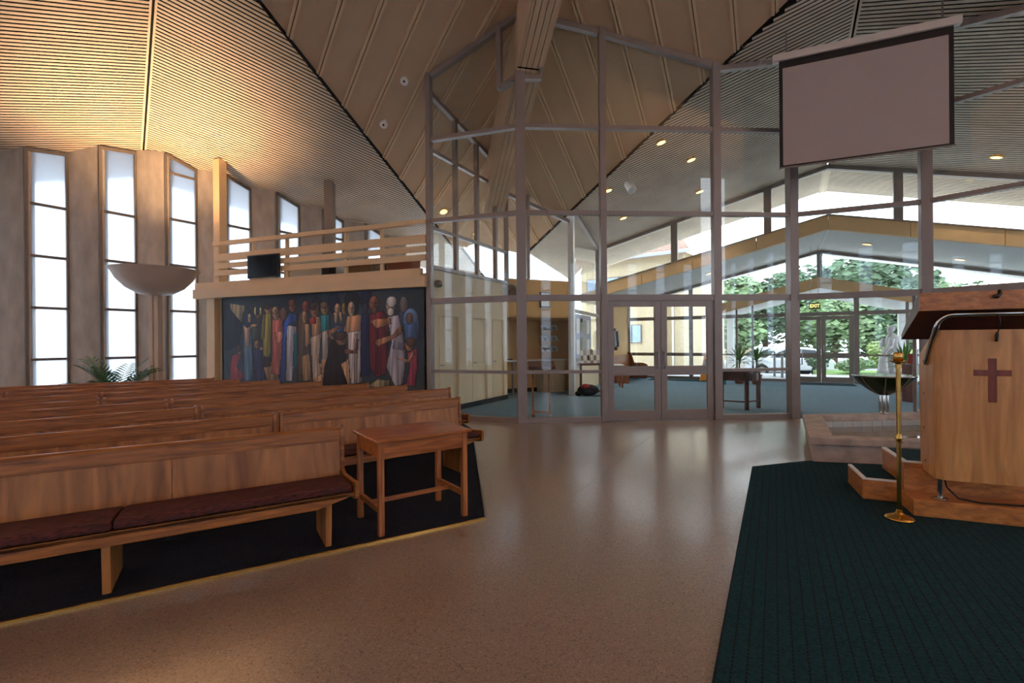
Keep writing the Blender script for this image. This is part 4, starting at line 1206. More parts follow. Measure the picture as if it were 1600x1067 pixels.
# tan pier and left end wall of the lobby
tag(MB().para(RF(FT - .12, -3.66, 0), QR * 0.34, PR_ * 0.2, V(0, 0, 2.9)).build('wall_pier', 'tan_wall'), 'tan pier beside the potted plants', kind='structure')
tag(MB().prism([RF(UT + .2, -6.75, 0), RF(FT, -6.75, 0), RF(FT, -6.65, 0), RF(UT + .2, -6.65, 0)], (0, 0, 3.0)).build('wall_lobby', 'tan_wall'), 'tan end wall of the lobby beside the bench', kind='structure')
tag(MB().prism([(16.5, 7.0, 0), RF(FT, 6.4, 0), RF(FT, 6.5, 0), (16.7, 7.0, 0)], (0, 0, 6.0)).build('wall_foyer_right', 'cream_wall'), 'cream foyer wall out of sight to the right', kind='structure')
# porch roof outside
for s in (-1, 1):
    ae = 7.0 * s
    tag(MB().prism([RF(FT + .12, 0, 3.28), RF(FT + .12, (3.3 if s < 0 else 4.6) * s, 3.28 - .25 * (3.3 if s < 0 else 4.6)), RF(FT + 4.0, (3.3 if s < 0 else 4.6) * s, 3.28 - .25 * (3.3 if s < 0 else 4.6)), RF(FT + 4.0, 0, 3.28)], (0, 0, 0.2)).build('porch_roof', 'white_soffit'),
        'white underside of the porch roof, %s slope' % ('left' if s < 0 else 'right'), kind='structure')
# mat at the exit doors and the one in front of the doorless bay
tag(MB().para(RF(FT - 1.1, -0.85, 0.004), QR * 1.75, PR_ * 0.95, V(0, 0, 0.012)).build('door_mat', 'green_carpet'), 'dark green door mat inside the exit doors', 'mat')
tag(MB().para(RF(FT - 1.2, -5.6, 0.004), QR * 2.2, PR_ * 0.9, V(0, 0, 0.012)).build('door_mat', 'green_carpet'), 'dark green door mat by the left lobby windows', 'mat')

# ================================================================== pews
PEW_H = 0.80
def make_pew(L, label, end, ang, ncush=1, cush_break=None, legs_at=None, group='wooden pews in rows'):
    """local x runs along the pew (right end at 0), local y goes to the back"""
    p = thing('church_pew', (end[0], end[1], 0.008), label, 'pew', group, rz=math.radians(ang))
    # back panels between the ends
    def rec(x, y, z): return V(x, y + 0.10 * (z - 0.40) - 0.05, z)
    nb = max(1, int(round(L / 1.25)))
    for k in range(nb):
        x0 = -L + 0.03 + (L - 0.06) * k / nb; x1 = -L + 0.03 + (L - 0.06) * (k + 1) / nb
        MB().prism([rec(x0 + .002, 0, 0.34), rec(x1 - .002, 0, 0.34), rec(x1 - .002, 0, 0.71), rec(x0 + .002, 0, 0.71)], V(0, 0.02, 0)).build('back_panel', 'pew_panel', p, local=True)
    tr = MB()
    prof = [(-0.006, 0.685), (0.026, 0.685), (0.030, 0.782), (0.024, 0.80), (0.0, 0.80), (-0.010, 0.782)]
    tr.prism([rec(-L + .02, y, z) for y, z in prof], V(L - .04, 0, 0))
    tr.build('top_rail', 'pew_wood', p, local=True, bevel=0.004)
    # seat board and apron rail
    MB().prism([V(-L + .03, y, z) for y, z in ((-0.50, 0.36), (-0.04, 0.325), (-0.04, 0.345), (-0.50, 0.385))], V(L - .06, 0, 0)).build('seat', 'pew_wood', p, local=True)
    ap = MB()
    ap.prism([V(-L + .03, -0.50, 0.385), V(-L + .03, -0.50, 0.30), V(-0.28, -0.50, 0.30), V(-0.08, -0.50, 0.35), V(-0.03, -0.50, 0.385)], V(0, 0.03, 0))
    ap.build('apron', 'pew_wood', p, local=True, bevel=0.004)
    # cushions
    br = [-L + .04] + (cush_break or []) + [-0.04]
    for k in range(len(br) - 1):
        x0, x1 = br[k] + 0.004, br[k + 1] - 0.004
        o = MB().prism([V(x0, y, z) for y, z in ((-0.525, 0.40), (-0.07, 0.365), (-0.07, 0.42), (-0.30, 0.445), (-0.50, 0.455), (-0.53, 0.43))], V(x1 - x0, 0, 0)).build('cushion', 'pew_cushion', p, local=True, bevel=0.018)
        o['label'] = 'dark red and black woven seat cushion'
    # shaped end boards
    for x in (-L, -0.03):
        pts = [rec(x, -0.02, 0.815), rec(x, 0.045, 0.815), rec(x, 0.05, 0.60), V(x, 0.03, 0.36), V(x, 0.0, 0.29), V(x, -0.20, 0.30), V(x, -0.49, 0.335), V(x, -0.545, 0.35), V(x, -0.555, 0.46), V(x, -0.52, 0.475), V(x, -0.45, 0.462), V(x, -0.12, 0.44), V(x, -0.045, 0.47), rec(x, -0.02, 0.62)]
        MB().prism(pts, V(0.03, 0, 0)).build('end_board', 'pew_wood', p, local=True, bevel=0.006)
    # legs
    lg = legs_at or ([-0.24, -L / 2, -L + 0.24] if L > 2.4 else [-0.24, -L + 0.24])
    for x in lg:
        MB().prism([V(x - .022, y, z) for y, z in ((-0.44, 0.0), (-0.05, 0.0), (-0.03, 0.34), (-0.47, 0.365))], V(0.044, 0, 0)).build('leg', 'pew_panel', p, local=True, bevel=0.004)
    return p
rowdata = [
    # end point, angle, length, left section length, labels
    ((-0.66, 6.02), 36.6, 2.06, 4.6), ((-0.94, 7.28), 38.0, 3.17, 4.2), ((-1.71, 7.82), 37.3, 3.12, 4.2), ((-2.45, 8.23), 36.9, 3.46, 4.0),
    ((-3.43, 8.72), 36.9, 3.05, 4.0), ((-4.38, 9.10), 36.3, 3.62, 3.2), ((-5.32, 9.42), 35.5, 4.4, 2.6), ((-6.05, 9.82), 35.0, 4.6, 2.4)]
make_pew(4.6, 'front pew facing the aisle, with two dark patterned cushions, left of the small table', (-1.41, 4.02), 31.0, cush_break=[-1.42], legs_at=[-0.20, -1.46, -3.0, -4.36])
words = ['second', 'third', 'fourth', 'fifth', 'sixth', 'seventh', 'eighth', 'rearmost']
for k, (e, ang, L, L2) in enumerate(rowdata):
    extra = [', its end showing behind the small table', ', counted from the small table', ', counted from the small table', ', counted from the small table', ', counted from the small table', ', counted from the small table', ', counted from the small table', ', nearest the frosted windows'][k]
    make_pew(L, 'right hand pew of the %s row%s' % (words[k], extra), e, ang)
    a = math.radians(ang)
    e2 = (e[0] - math.cos(a) * (L + 0.03), e[1] - math.sin(a) * (L + 0.03))
    make_pew(L2, 'left hand pew of the %s row, running out of the picture' % words[k], e2, ang)

# ================================================================== small table
ta = math.radians(35.2)
tb = thing('side_table', (-1.034, 3.657, 0.008), 'small wooden table with H stretcher at the end of the front pew', 'table', rz=ta)
TW, TD, TH = 0.84, 0.60, 0.747
MB().box(0, TW, 0, TD, TH - 0.026, TH).build('top', 'table_wood', tb, local=True, bevel=0.008)
for x in (0.03, TW - 0.075):
    for y in (0.03, TD - 0.075):
        MB().box(x, x + .045, y, y + .045, 0, TH - .026).build('leg', 'table_leg_wood', tb, local=True, bevel=0.004)
for y in (0.036, TD - .058): MB().box(.075, TW - .075, y, y + .022, TH - .15, TH - .026).build('apron', 'table_wood', tb, local=True)
for x in (0.036, TW - .058): MB().box(x, x + .022, .075, TD - .075, TH - .15, TH - .026).build('apron', 'table_wood', tb, local=True)
for x in (0.038, TW - .066): MB().box(x, x + .028, .075, TD - .075, .17, .215).build('stretcher', 'table_wood', tb, local=True)
MB().box(.066, TW - .066, TD / 2 - .016, TD / 2 + .016, .178, .208).build('stretcher', 'table_wood', tb, local=True)

# ================================================================== lectern, its plinth and the steps
LX = V(0.92, -0.39, 0).normalized(); LY = V(0.39, 0.92, 0).normalized()
LO = V(3.36, 4.06, 0.0)
def LP(x, y, z): return LO + LX * x + LY * y + V(0, 0, z)
def lbox(x0, x1, y0, y1, z0, z1, name, mat, par, bevel=0.006):
    return MB().para(LP(x0, y0, z0), LX * (x1 - x0), LY * (y1 - y0), V(0, 0, z1 - z0)).build(name, mat, par, bevel=bevel)
pf = thing('lectern_platform', LP(0, 0, 0.012), 'polished wooden lectern platform with two carpeted side steps', 'platform')
lbox(0, 1.75, 0, 0.30, 0.012, 0.15, 'plinth', 'lectern_edge', pf)
# upper platform behind the plinth
lbox(0.02, 1.9, 0.30, 0.92, 0.012, 0.392, 'upper_step', 'lectern_edge', pf)
lbox(0.055, 1.88, 0.335, 0.90, 0.392, 0.402, 'step_carpet', 'green_carpet', pf, 0)
for a in ((0.02, 1.9, 0.30, 0.335), (0.02, 0.055, 0.335, 0.92)):
    lbox(a[0], a[1], a[2], a[3], 0.392, 0.404, 'nosing', 'white_nosing', pf, 0)
lbox(-0.27, 0.015, 0.36, 0.92, 0.012, 0.192, 'lower_step', 'lectern_edge', pf)
lbox(-0.235, 0.012, 0.395, 0.90, 0.192, 0.202, 'step_carpet', 'green_carpet', pf, 0)
for a in ((-0.27, 0.015, 0.36, 0.395), (-0.27, -0.235, 0.395, 0.92)):
    lbox(a[0], a[1], a[2], a[3], 0.192, 0.204, 'nosing', 'white_nosing', pf, 0)

lec = thing('lectern', LP(0.5, 0.1, 0.15), 'honey coloured wooden lectern with a dark inlaid cross on chrome legs', 'lectern')
bx0, bx1, by0, by1 = 0.155, 0.865, -0.02, 0.34
def rounded(x0, x1, y0, y1, r, n=5):
    """U plan: rounded front corners, open straight back"""
    pts = [(x0, y1)]
    for k in range(n + 1):
        a = math.pi + (math.pi / 2) * k / n
        pts.append((x0 + r + r * math.cos(a), y0 + r + r * math.sin(a)))
    for k in range(n + 1):
        a = 1.5 * math.pi + (math.pi / 2) * k / n
        pts.append((x1 - r + r * math.cos(a), y0 + r + r * math.sin(a)))
    pts.append((x1, y1))
    return pts
prof = rounded(bx0, bx1, by0, by1, 0.07)
body = MB()
n = len(prof)
def ztop(y): return 1.565 - 0.62 * max(0, y - 0.02)
vs = []
for t in (0.0, 0.02):
    for (x, y) in prof:
        cx = x + (t if x < 0.5 else -t) * (1 if y > by0 + .03 else 0); cy = y + (t if y < by0 + .07 else 0)
        vs.append(LP(cx, cy, 0.335 + 0.10 * max(0, y - 0.2)))
    for (x, y) in prof:
        cx = x + (t if x < 0.5 else -t) * (1 if y > by0 + .03 else 0); cy = y + (t if y < by0 + .07 else 0)
        vs.append(LP(cx, cy, ztop(y)))
fs = []
for k in range(n - 1):
    fs.append((k, k + 1, n + k + 1, n + k))
    fs.append((2 * n + k + 1, 2 * n + k, 3 * n + k, 3 * n + k + 1))
    fs.append((n + k, n + k + 1, 3 * n + k + 1, 3 * n + k))
    fs.append((k + 1, k, 2 * n + k, 2 * n + k + 1))
fs.append((0, n, 3 * n, 2 * n)); fs.append((n - 1, 3 * n - 1, 4 * n - 1, 2 * n - 1))
body.add(vs, fs)
bo = body.build('body', 'lectern_veneer', lec, smooth=False)
for poly in bo.data.polygons: poly.use_smooth = False
for (yy, zz) in ((0.25, 1.30), (0.25, 1.02), (0.25, 0.72), (0.22, 0.44)):
    q = LP(bx0 - 0.001, yy, zz)
    MB().tube([q, q - LX * 0.004], 0.009, 8).build('screw', 'dark_stain', bo)
cr = bo
cx = (bx0 + bx1) / 2 - 0.005
lbox(cx - 0.026, cx + 0.026, by0 - 0.004, by0 + 0.001, 0.985, 1.335, 'cross_upright', 'cross_wood', cr, 0)['label'] = 'dark red brown wooden cross'
lbox(cx - 0.115, cx + 0.115, by0 - 0.0035, by0 + 0.001, 1.195, 1.243, 'cross_arm', 'cross_wood', cr, 0)
# sloping desk: high front edge, low reader's edge
desk = MB()
d0_, d1_ = 0.02, 1.0
desk.prism([LP(d0_, y, z) for y, z in ((-0.09, 1.725), (-0.09, 1.865), (-0.06, 1.865), (0.34, 1.525), (0.34, 1.495), (-0.07, 1.745))][:0] or [LP(d0_, y, z) for y, z in ((-0.09, 1.725), (-0.09, 1.865), (-0.065, 1.865), (0.33, 1.535), (0.33, 1.49))], LX * (d1_ - d0_))
desk.build('desk', ['dark_stain'], lec)
lbox(d0_ - 0.002, d1_ + 0.002, -0.108, -0.09, 1.722, 1.868, 'fascia', 'lectern_edge', lec, 0.004)
# chrome tube frame: legs and the bend under the desk
def ltube(pts, r, nm, mat='chrome', n=10):
    return MB().tube([LP(*q) for q in pts], r, n).build(nm, mat, lec, smooth=True)
bend = [(0.22, 0.07, 0.155), (0.22, 0.07, 1.0), (0.22, 0.07, 1.5)]
arc = [(0.146, 0.17, 1.28), (0.146, 0.10, 1.40), (0.146, 0.03, 1.50), (0.146, -0.02, 1.56)]
for k in range(8):
    a = math.pi - (math.pi / 2) * k / 7
    arc.append((0.146 + 0.11 + 0.11 * math.cos(a), -0.035 - 0.03 * k / 7, 1.58 + 0.11 * math.sin(a)))
ltube(arc + [(1.02 - x, y, z) for x, y, z in arc][::-1], 0.02, 'tube_frame')
for x in (0.21, 0.81):
    ltube([(x, 0.10, 0.16), (x, 0.10, 1.35)], 0.02, 'leg')
    MB().lathe([(0.055, 0), (0.055, 0.006), (0.045, 0.012), (0.024, 0.014)], LP(x, 0.10, 0.152), 20).build('foot_flange', 'chrome', lec, smooth=True)
# microphone clip and hanging lead
MB().tube([LP(0.515, -0.11, 1.87), LP(0.515, -0.12, 1.84), LP(0.49, -0.13, 1.82), LP(0.47, -0.13, 1.82)], [0.012, 0.014, 0.018, 0.014], 8).build('microphone_clip', 'black_plastic', lec, smooth=True)
MB().tube([LP(0.515, -0.075, 1.72), LP(0.53, -0.09, 1.62), LP(0.525, -0.075, 1.57), LP(0.525, -0.05, 1.53)], 0.004, 6).build('lead', 'black_plastic', lec, smooth=True)
MB().tube([LP(0.525, -0.05, 1.545), LP(0.523, -0.045, 1.52), LP(0.52, -0.045, 1.47)], [0.006, 0.012, 0.010], 8).build('lead_plug', 'near_black', lec, smooth=True)
ltube([(0.24, 0.12, 0.34), (0.27, 0.14, 0.24), (0.33, 0.10, 0.165), (0.45, 0.04, 0.16), (0.75, 0.06, 0.165), (1.2, 0.10, 0.16)], 0.007, 'floor_lead', 'near_black', 6)

# ================================================================== brass candle stand
cs = V(3.185, 3.99, 0.012)
cst = thing('candle_stand', cs, 'tall brass candle stand in front of the lectern', 'candle stand')
MB().lathe([(0.10, 0), (0.102, 0.010), (0.088, 0.022), (0.05, 0.034), (0.026, 0.05), (0.019, 0.075)], cs, 28).build('base', 'brass', cst, smooth=True)
MB().lathe([(0.0165, 0.07), (0.0165, 0.62), (0.024, 0.635), (0.019, 0.65), (0.033, 0.665), (0.019, 0.68), (0.024, 0.695), (0.0165, 0.71), (0.0165, 1.24), (0.023, 1.25), (0.0165, 1.26), (0.023, 1.27), (0.018, 1.285)], cs, 16).build('stem', 'brass', cst, smooth=True)
MB().lathe([(0.018, 1.285), (0.035, 1.288), (0.057, 1.298), (0.060, 1.304), (0.03, 1.302)], cs, 24).build('drip_pan', 'brass', cst, smooth=True)
MB().lathe([(0.034, 1.302), (0.036, 1.335), (0.036, 1.36), (0.026, 1.372), (0.015, 1.376)], cs, 20).build('candle_cup', 'brass', cst, smooth=True)

# ================================================================== baptismal font with water, bowl on a pedestal
FP = [(3.66, 5.89), (4.65, 7.68), (6.60, 7.85), (7.25, 6.9), (6.6, 5.75), (5.1, 5.55)]
fcx = sum(p[0] for p in FP) / 6; fcy = sum(p[1] for p in FP) / 6
font = thing('baptismal_font', (fcx, fcy, 0.0), 'low concrete baptismal font filled with water', 'font')
def inset(k): return [(fcx + (x - fcx) * k, fcy + (y - fcy) * k) for x, y in FP]
FI = inset(0.84); FO = inset(1.03)
for i in range(6):
    j = (i + 1) % 6
    MB().prism([V(FP[i][0], FP[i][1], 0), V(FP[j][0], FP[j][1], 0), V(FI[j][0], FI[j][1], 0), V(FI[i][0], FI[i][1], 0)], V(0, 0, 0.22)).build('wall_block', 'font_concrete', font)
    MB().prism([V(FO[i][0], FO[i][1], 0.22), V(FO[j][0], FO[j][1], 0.22), V(FI[j][0], FI[j][1], 0.22), V(FI[i][0], FI[i][1], 0.22)], V(0, 0, 0.085)).build('rim', 'font_concrete', font, bevel=0.01)
    # tiles lining the inside above the water
    a, b = V(FI[i][0], FI[i][1], 0), V(FI[j][0], FI[j][1], 0)
    L_ = (b - a).length; nt_ = max(1, int(L_ / 0.15)); dd = (b - a) / nt_
    nin = V(-(b - a).y, (b - a).x, 0).normalized()
    if nin.dot(V(fcx, fcy, 0) - a) < 0: nin = -nin
    if i in (0, 1, 2):
        for t_ in range(nt_):
            MB().para(a + dd * t_ + dd * 0.02 + V(0, 0, 0.06), dd * 0.96, nin * 0.012, V(0, 0, 0.15)).build('tile', 'font_tile', font)
MB().prism([V(x, y, 0.0) for x, y in FI], V(0, 0, 0.03)).build('basin_floor', 'font_tile', font)
FWp = inset(0.835)
MB().prism([V(x, y, 0.10) for x, y in FWp], V(0, 0, 0.03)).build('water', 'font_water', font)
bc = at(1381, 640, 7.72); bc.z = 0.305
bowl = thing('font_bowl', bc, 'green metal bowl with chrome ribs on a short steel pedestal', 'bowl')
MB().lathe([(0.062, 0), (0.062, 0.01), (0.055, 0.014)] , bc, 16).build('pedestal_foot', 'chrome', bowl, smooth=True)
for k in range(4):
    a = math.pi / 4 + k * math.pi / 2
    q = bc + V(math.cos(a) * 0.05, math.sin(a) * 0.05, 0)
    MB().tube([q + V(0, 0, 0.01), q + V(0, 0, 0.31)], 0.018, 8).build('pedestal_tube', 'chrome', bowl, smooth=True)
prof_b = [(0.07, 0.30), (0.20, 0.38), (0.33, 0.49), (0.415, 0.595)]
MB().lathe(prof_b + [(0.405, 0.60), (0.32, 0.50), (0.19, 0.395), (0.02, 0.33)], bc, 32).build('bowl_shell', 'bowl_green', bowl, smooth=True)
for k in range(8):
    a = 2 * math.pi * k / 8 + 0.2
    MB().tube([bc + V(math.cos(a) * (r + .006), math.sin(a) * (r + .006), z) for r, z in prof_b], 0.008, 6).build('rib', 'chrome', bowl, smooth=True)
MB().lathe([(0.41, 0.592), (0.43, 0.60), (0.43, 0.612), (0.41, 0.615)], bc, 32).build('rim_ring', 'chrome', bowl, smooth=True)

# ================================================================== projection screen
YL, YR = 8.60, 7.63
TLp, BLp = at(1217, 96, YL), at(1219, 262, YL)
TRp, BRp = at(1490, 41, YR), at(1492, 226, YR)
ztp = (TLp.z + TRp.z) / 2; zbt = (BLp.z + BRp.z) / 2
A_ = V(TLp.x, TLp.y, 0); B_ = V(TRp.x, TRp.y, 0)
sd = (B_ - A_); sL = sd.length; sd.normalize(); sn = V(sd.y, -sd.x, 0)
if sn.y > 0: sn = -sn
scr = thing('projection_screen', V(A_.x, A_.y, ztp), 'pull down projection screen with black border hung before the glazing', 'screen')
MB().para(A_ + V(0, 0, zbt), sd * sL, sn * 0.006, V(0, 0, ztp - zbt)).build('border', 'near_black', scr)
MB().para(A_ + sd * 0.055 + sn * 0.006 + V(0, 0, zbt + 0.03), sd * (sL - 0.12), sn * 0.002, V(0, 0, ztp - zbt - 0.16)).build('cloth', 'screen_cloth', scr)
MB().para(A_ - sd * 0.10 - sn * 0.08 + V(0, 0, ztp + 0.0), sd * (sL + 0.2), sn * 0.13, V(0, 0, 0.13)).build('case', 'screen_case', scr, bevel=0.015)
MB().para(A_ - sd * 0.01 - sn * 0.01 + V(0, 0, zbt - 0.025), sd * (sL + 0.02), sn * 0.03, V(0, 0, 0.025)).build('bottom_bar', 'dark_metal', scr)
for t in (0.12, sL - 0.12):
    q = A_ + sd * t - sn * 0.05
    ztop_ = z_R(q.x, q.y)
    MB().bar(q + V(0, 0, ztp + .12), q + V(0, 0, ztop_ + 0.01), 0.03, 0.006, up=(1, 0, 0)).build('hanger', 'steel', scr)
q = A_ - sd * 0.10
MB().tube([q + V(0, 0, ztp + 0.08), q - sd * 0.15 + V(0, 0, ztp + 0.11), q - sd * 0.22 + V(0, 0, ztp + 0.02), q - sd * 0.10 + V(0, 0, ztp + 0.01)], 0.006, 6).build('lead', 'screen_case', scr, smooth=True)

# ================================================================== uplighter
def uplighter(loc, label, watts, group='tall uplighters'):
    p = V(loc)
    u = thing('uplighter', p, label, 'floor lamp', group)
    MB().lathe([(0.34, 0), (0.34, 0.03), (0.30, 0.045), (0.12, 0.06)], p, 28).build('base', 'lamp_shell', u, smooth=True)
    for s in (-0.055, 0.055):
        MB().box(p.x + s - 0.045, p.x + s + 0.045, p.y - 0.07, p.y + 0.07, p.z + 0.05, p.z + 2.56).build('pole', 'lamp_shell', u, bevel=0.012)
    out = [(0.10, 2.50), (0.30, 2.54), (0.50, 2.66), (0.66, 2.84), (0.73, 2.98), (0.80, 3.04)]
    inn = [(0.78, 3.045), (0.70, 2.99), (0.62, 2.87), (0.46, 2.70), (0.28, 2.59), (0.04, 2.57)]
    MB().lathe(out + inn, p, 40).build('bowl', 'lamp_shell', u, smooth=True)
    MB().lathe([(0.05, 2.60), (0.08, 2.64), (0.07, 2.74), (0.03, 2.78)], p, 14).build('bulb', 'lamp_glow', u, smooth=True)
    ld = bpy.data.lights.new('uplight', 'SPOT')
    ld.energy = watts; ld.color = (1.0, 0.60, 0.31); ld.spot_size = math.radians(100); ld.spot_blend = 0.9
    ld.shadow_soft_size = 0.15
    lo = bpy.data.objects.new('lamp_light', ld); COL.objects.link(lo)
    lo.parent = u; lo.location = (0, 0, 2.84); lo.rotation_euler = (math.pi, 0, 0)
    return u
lp = at(243, 500, 10.0)
uplighter((lp.x, lp.y, 0.0), 'tall uplighter with a wide bowl in front of the frosted windows', 1150)
uplighter((-10.5, 3.0, 0.0), 'unseen uplighter added left of the photographer for warm fill light', 1900)  # added lamp out of view, warms the ceiling from the left
uplighter((10.0, -2.0, 0.0), 'unseen uplighter added right of the photographer to brighten the lectern side', 3200)  # added lamp out of view, lifts the lectern and screen
uplighter((-6.0, -5.5, 0.0), 'unseen uplighter added behind the photographer for warm fill light', 1500)  # added lamp out of view, warm fill from the rear

# ================================================================== palm behind the pews
def frond(mb, base, az, elev, length, droop, nleaf=14, lw=0.018, ll=0.26):
    pts = []
    d = V(math.cos(az) * math.cos(elev), math.sin(az) * math.cos(elev), math.sin(elev))
    p = V(base)
    for k in range(nleaf + 1):
        pts.append(p.copy())
        d = (d + V(0, 0, -droop / nleaf)).normalized()
        p = p + d * (length / nleaf)
    mb.tube(pts, [0.008 * (1 - 0.8 * k / nleaf) for k in range(nleaf + 1)], 5)
    for k in range(3, nleaf + 1):
        t = (pts[k] - pts[k - 1]).normalized()
        side = t.cross(V(0, 0, 1)).normalized()
        up = side.cross(t)
        l = ll * (0.55 + 0.45 * math.sin(math.pi * k / nleaf))
        for s in (-1, 1):
            tip = pts[k] + (side * s * 0.75 + t * 0.65 + V(0, 0, -0.15)).normalized() * l
            mid = pts[k].lerp(tip, 0.5) + up * 0.02
            w_ = t * lw
            mb.add([pts[k] - w_ * .4, pts[k] + w_ * .4, mid + w_, tip, mid - w_], [(0, 1, 2, 4), (4, 2, 3)])
pb = at(180, 585, 9.75); pb.z = 0
palm = thing('potted_palm', (pb.x, pb.y, 0), 'leafy green palm behind the rear pews', 'plant')
MB().lathe([(0.17, 0), (0.22, 0.34), (0.24, 0.36), (0.22, 0.37), (0.20, 0.33), (0.05, 0.32)], (pb.x, pb.y, 0), 20).build('pot', 'terracotta', palm, smooth=True)
rr = random.Random(11)
for k in range(16):
    az = k * 2.4 + rr.uniform(-.3, .3)
    mb = MB(); frond(mb, (pb.x, pb.y, 0.33), az, rr.uniform(0.85, 1.35), rr.uniform(0.85, 1.05), rr.uniform(0.9, 1.5), 14, 0.02, 0.30)
    mb.build('frond', 'leaf_green', palm)

# ================================================================== little things on the ceiling
def ceiling_cam(p, label):
    t = thing('security_camera', p, label, 'camera')
    d = V(0.1, -0.75, -0.5).normalized()
    MB().tube([p + V(0.02, 0.03, 0.02), p + V(0.0, -0.02, -0.10)], 0.014, 8).build('stem', 'lens_white', t, smooth=True)
    q = p + V(0, -0.02, -0.11)
    MB().tube([q - d * 0.07, q - d * 0.05, q + d * 0.05, q + d * 0.065], [0.05, 0.075, 0.08, 0.065], 14).build('housing', 'lens_white', t, smooth=True)
    MB().tube([q + d * 0.062, q + d * 0.072], 0.022, 10).build('lens', 'near_black', t, smooth=True)
ceiling_cam(V(-2.042, 9.368, 6.66), 'upper white camera fixed to the panelled ceiling')
ceiling_cam(V(-2.636, 10.099, 6.155), 'lower white camera fixed to the panelled ceiling')
def downlight(p, nrm, label, r=0.11, watts=14):
    t = thing('downlight', p, label, 'downlight', 'recessed downlights')
    n = V(nrm).normalized()          # points down into the room
    s = n.cross(V(1, 0, 0)).normalized(); u = n.cross(s)
    def ring(rad, off): return [p + n * off + (s * math.cos(2 * math.pi * k / 20) + u * math.sin(2 * math.pi * k / 20)) * rad for k in range(20)]
    a, b = ring(r, 0.004), ring(r * 0.82, 0.012)
    c0_ = ring(r, -0.02)
    vs = c0_ + a + b
    fs = [(k, (k + 1) % 20, 20 + (k + 1) % 20, 20 + k) for k in range(20)] + [(20 + k, 20 + (k + 1) % 20, 40 + (k + 1) % 20, 40 + k) for k in range(20)]
    MB().add(vs, fs).build('trim_ring', 'brass', t)
    MB().add(ring(r * 0.82, 0.010), [tuple(range(20))]).build('reflector', 'downlight_glow', t)
    ld = bpy.data.lights.new('down_lamp', 'SPOT'); ld.energy = watts; ld.color = (1.0, 0.80, 0.55)
    ld.spot_size = math.radians(110); ld.spot_blend = 0.6; ld.shadow_soft_size = 0.06
    lo = bpy.data.objects.new('lamp_light', ld); COL.objects.link(lo); lo.parent = t; lo.location = n * 0.04
nrmL = V(-0.25 * QR.x, -0.25 * QR.y, 1); nrmR = V(0.25 * QR.x, 0.25 * QR.y, 1)
gl_ = [(3.5, 11.231, 'highest downlight in the slatted foyer ceiling', 60), (4.538, 12.15, 'downlight right of the hanging spotlight', 60), (2.61, 12.986, 'downlight half hidden by the mullion left of the doors', 60),
       (5.408, 13.859, 'downlight near the right mullion of the door bay', 60), (3.422, 14.733, 'lowest downlight above the double doors', 60)]
for x, y, lb, wt in gl_:
    downlight(V(x, y, z_R(x, y) - 0.01), (0.2188, -0.121, -0.96), lb, 0.12, wt)
downlight(V(11.248, 11.194, z_R(11.248, 11.194) - 0.01), (-0.2188, 0.121, -0.96), 'downlight right of the projection screen', 0.12, 60)
for x, y, z, sg, lb in ((10.591, 14.388, 4.32, -1, 'downlight in the white lobby soffit left of the lectern'), (13.053, 14.07, 3.79, -1, 'downlight in the white lobby soffit above the lectern'),
                    (6.838, 16.729, 3.804, 1, 'downlight in the white lobby soffit seen above the right door leaf')):
    downlight(V(x, y, z - 0.01), (0.2 * sg, -0.11 * sg, -0.97), lb, 0.13, 40)
for px, py, lb in ((693, 330, 'left downlight seen through the glass facet beside the mural'), (745, 364, 'right downlight seen through the glass facet beside the mural')):
    r = at(px, py, 1.0) - EYE
    Yd = (6.741 + 0.315 * 1.619 + 0.43 * 9.507 - EYE.z) / (r.z - 0.315 * r.x + 0.43)
    q = EYE + r * Yd
    downlight(V(q.x, q.y, pl_left(q.x, q.y) - 0.01), (0.28, -0.38, -0.88), lb, 0.12, 25)
sp = V(3.0, 12.25, 5.77)
t = thing('track_spotlight', sp, 'pale hanging spotlight under the foyer ceiling', 'spotlight')
MB().tube([sp, sp + V(0, 0, -0.28)], 0.012, 8).build('stem', 'lens_white', t)
MB().tube([sp + V(-0.03, 0.10, -0.26), sp + V(-0.02, 0.06, -0.28), sp + V(0.04, -0.14, -0.50), sp + V(0.045, -0.155, -0.515)], [0.07, 0.10, 0.115, 0.10], 16).build('can', 'lens_white', t, smooth=True)

# ================================================================== things in the foyer
# wooden stand just behind the glass
q0 = on_floor(846, 652); q0 = V(q0.x, max(q0.y, 9.42), 0)
st = thing('reading_stand', (q0.x, q0.y, 0.004), 'slim wooden reading stand just behind the left glass pane', 'stand')
def sbox(x0, x1, y0, y1, z0, z1, nm, mat, par=st, org=q0, bevel=0.004):
    return MB().box(org.x + x0, org.x + x1, org.y + y0, org.y + y1, org.z + 0.004 + z0, org.z + 0.004 + z1).build(nm, mat, par, bevel=bevel)
for x in (-0.16, 0.17):
    sbox(x - .022, x + .022, 0.13, 0.175, 0.05, 0.96, 'leg', 'pew_wood')
    sbox(x - .028, x + .028, -0.04, 0.36, 0.0, 0.05, 'foot', 'pew_wood')
sbox(-0.16, 0.17, 0.14, 0.165, 0.06, 0.10, 'stretcher', 'pew_wood')
MB().prism([q0 + V(-0.25, y, z) for y, z in ((-0.06, 0.955), (0.30, 1.075), (0.30, 1.10), (-0.06, 0.98), (-0.08, 1.01), (-0.10, 1.01), (-0.09, 0.95))][:5] + [q0 + V(-0.25, -0.09, 1.0), q0 + V(-0.25, -0.09, 0.945)], V(0.53, 0, 0)).build('desk', 'dark_stain', st)

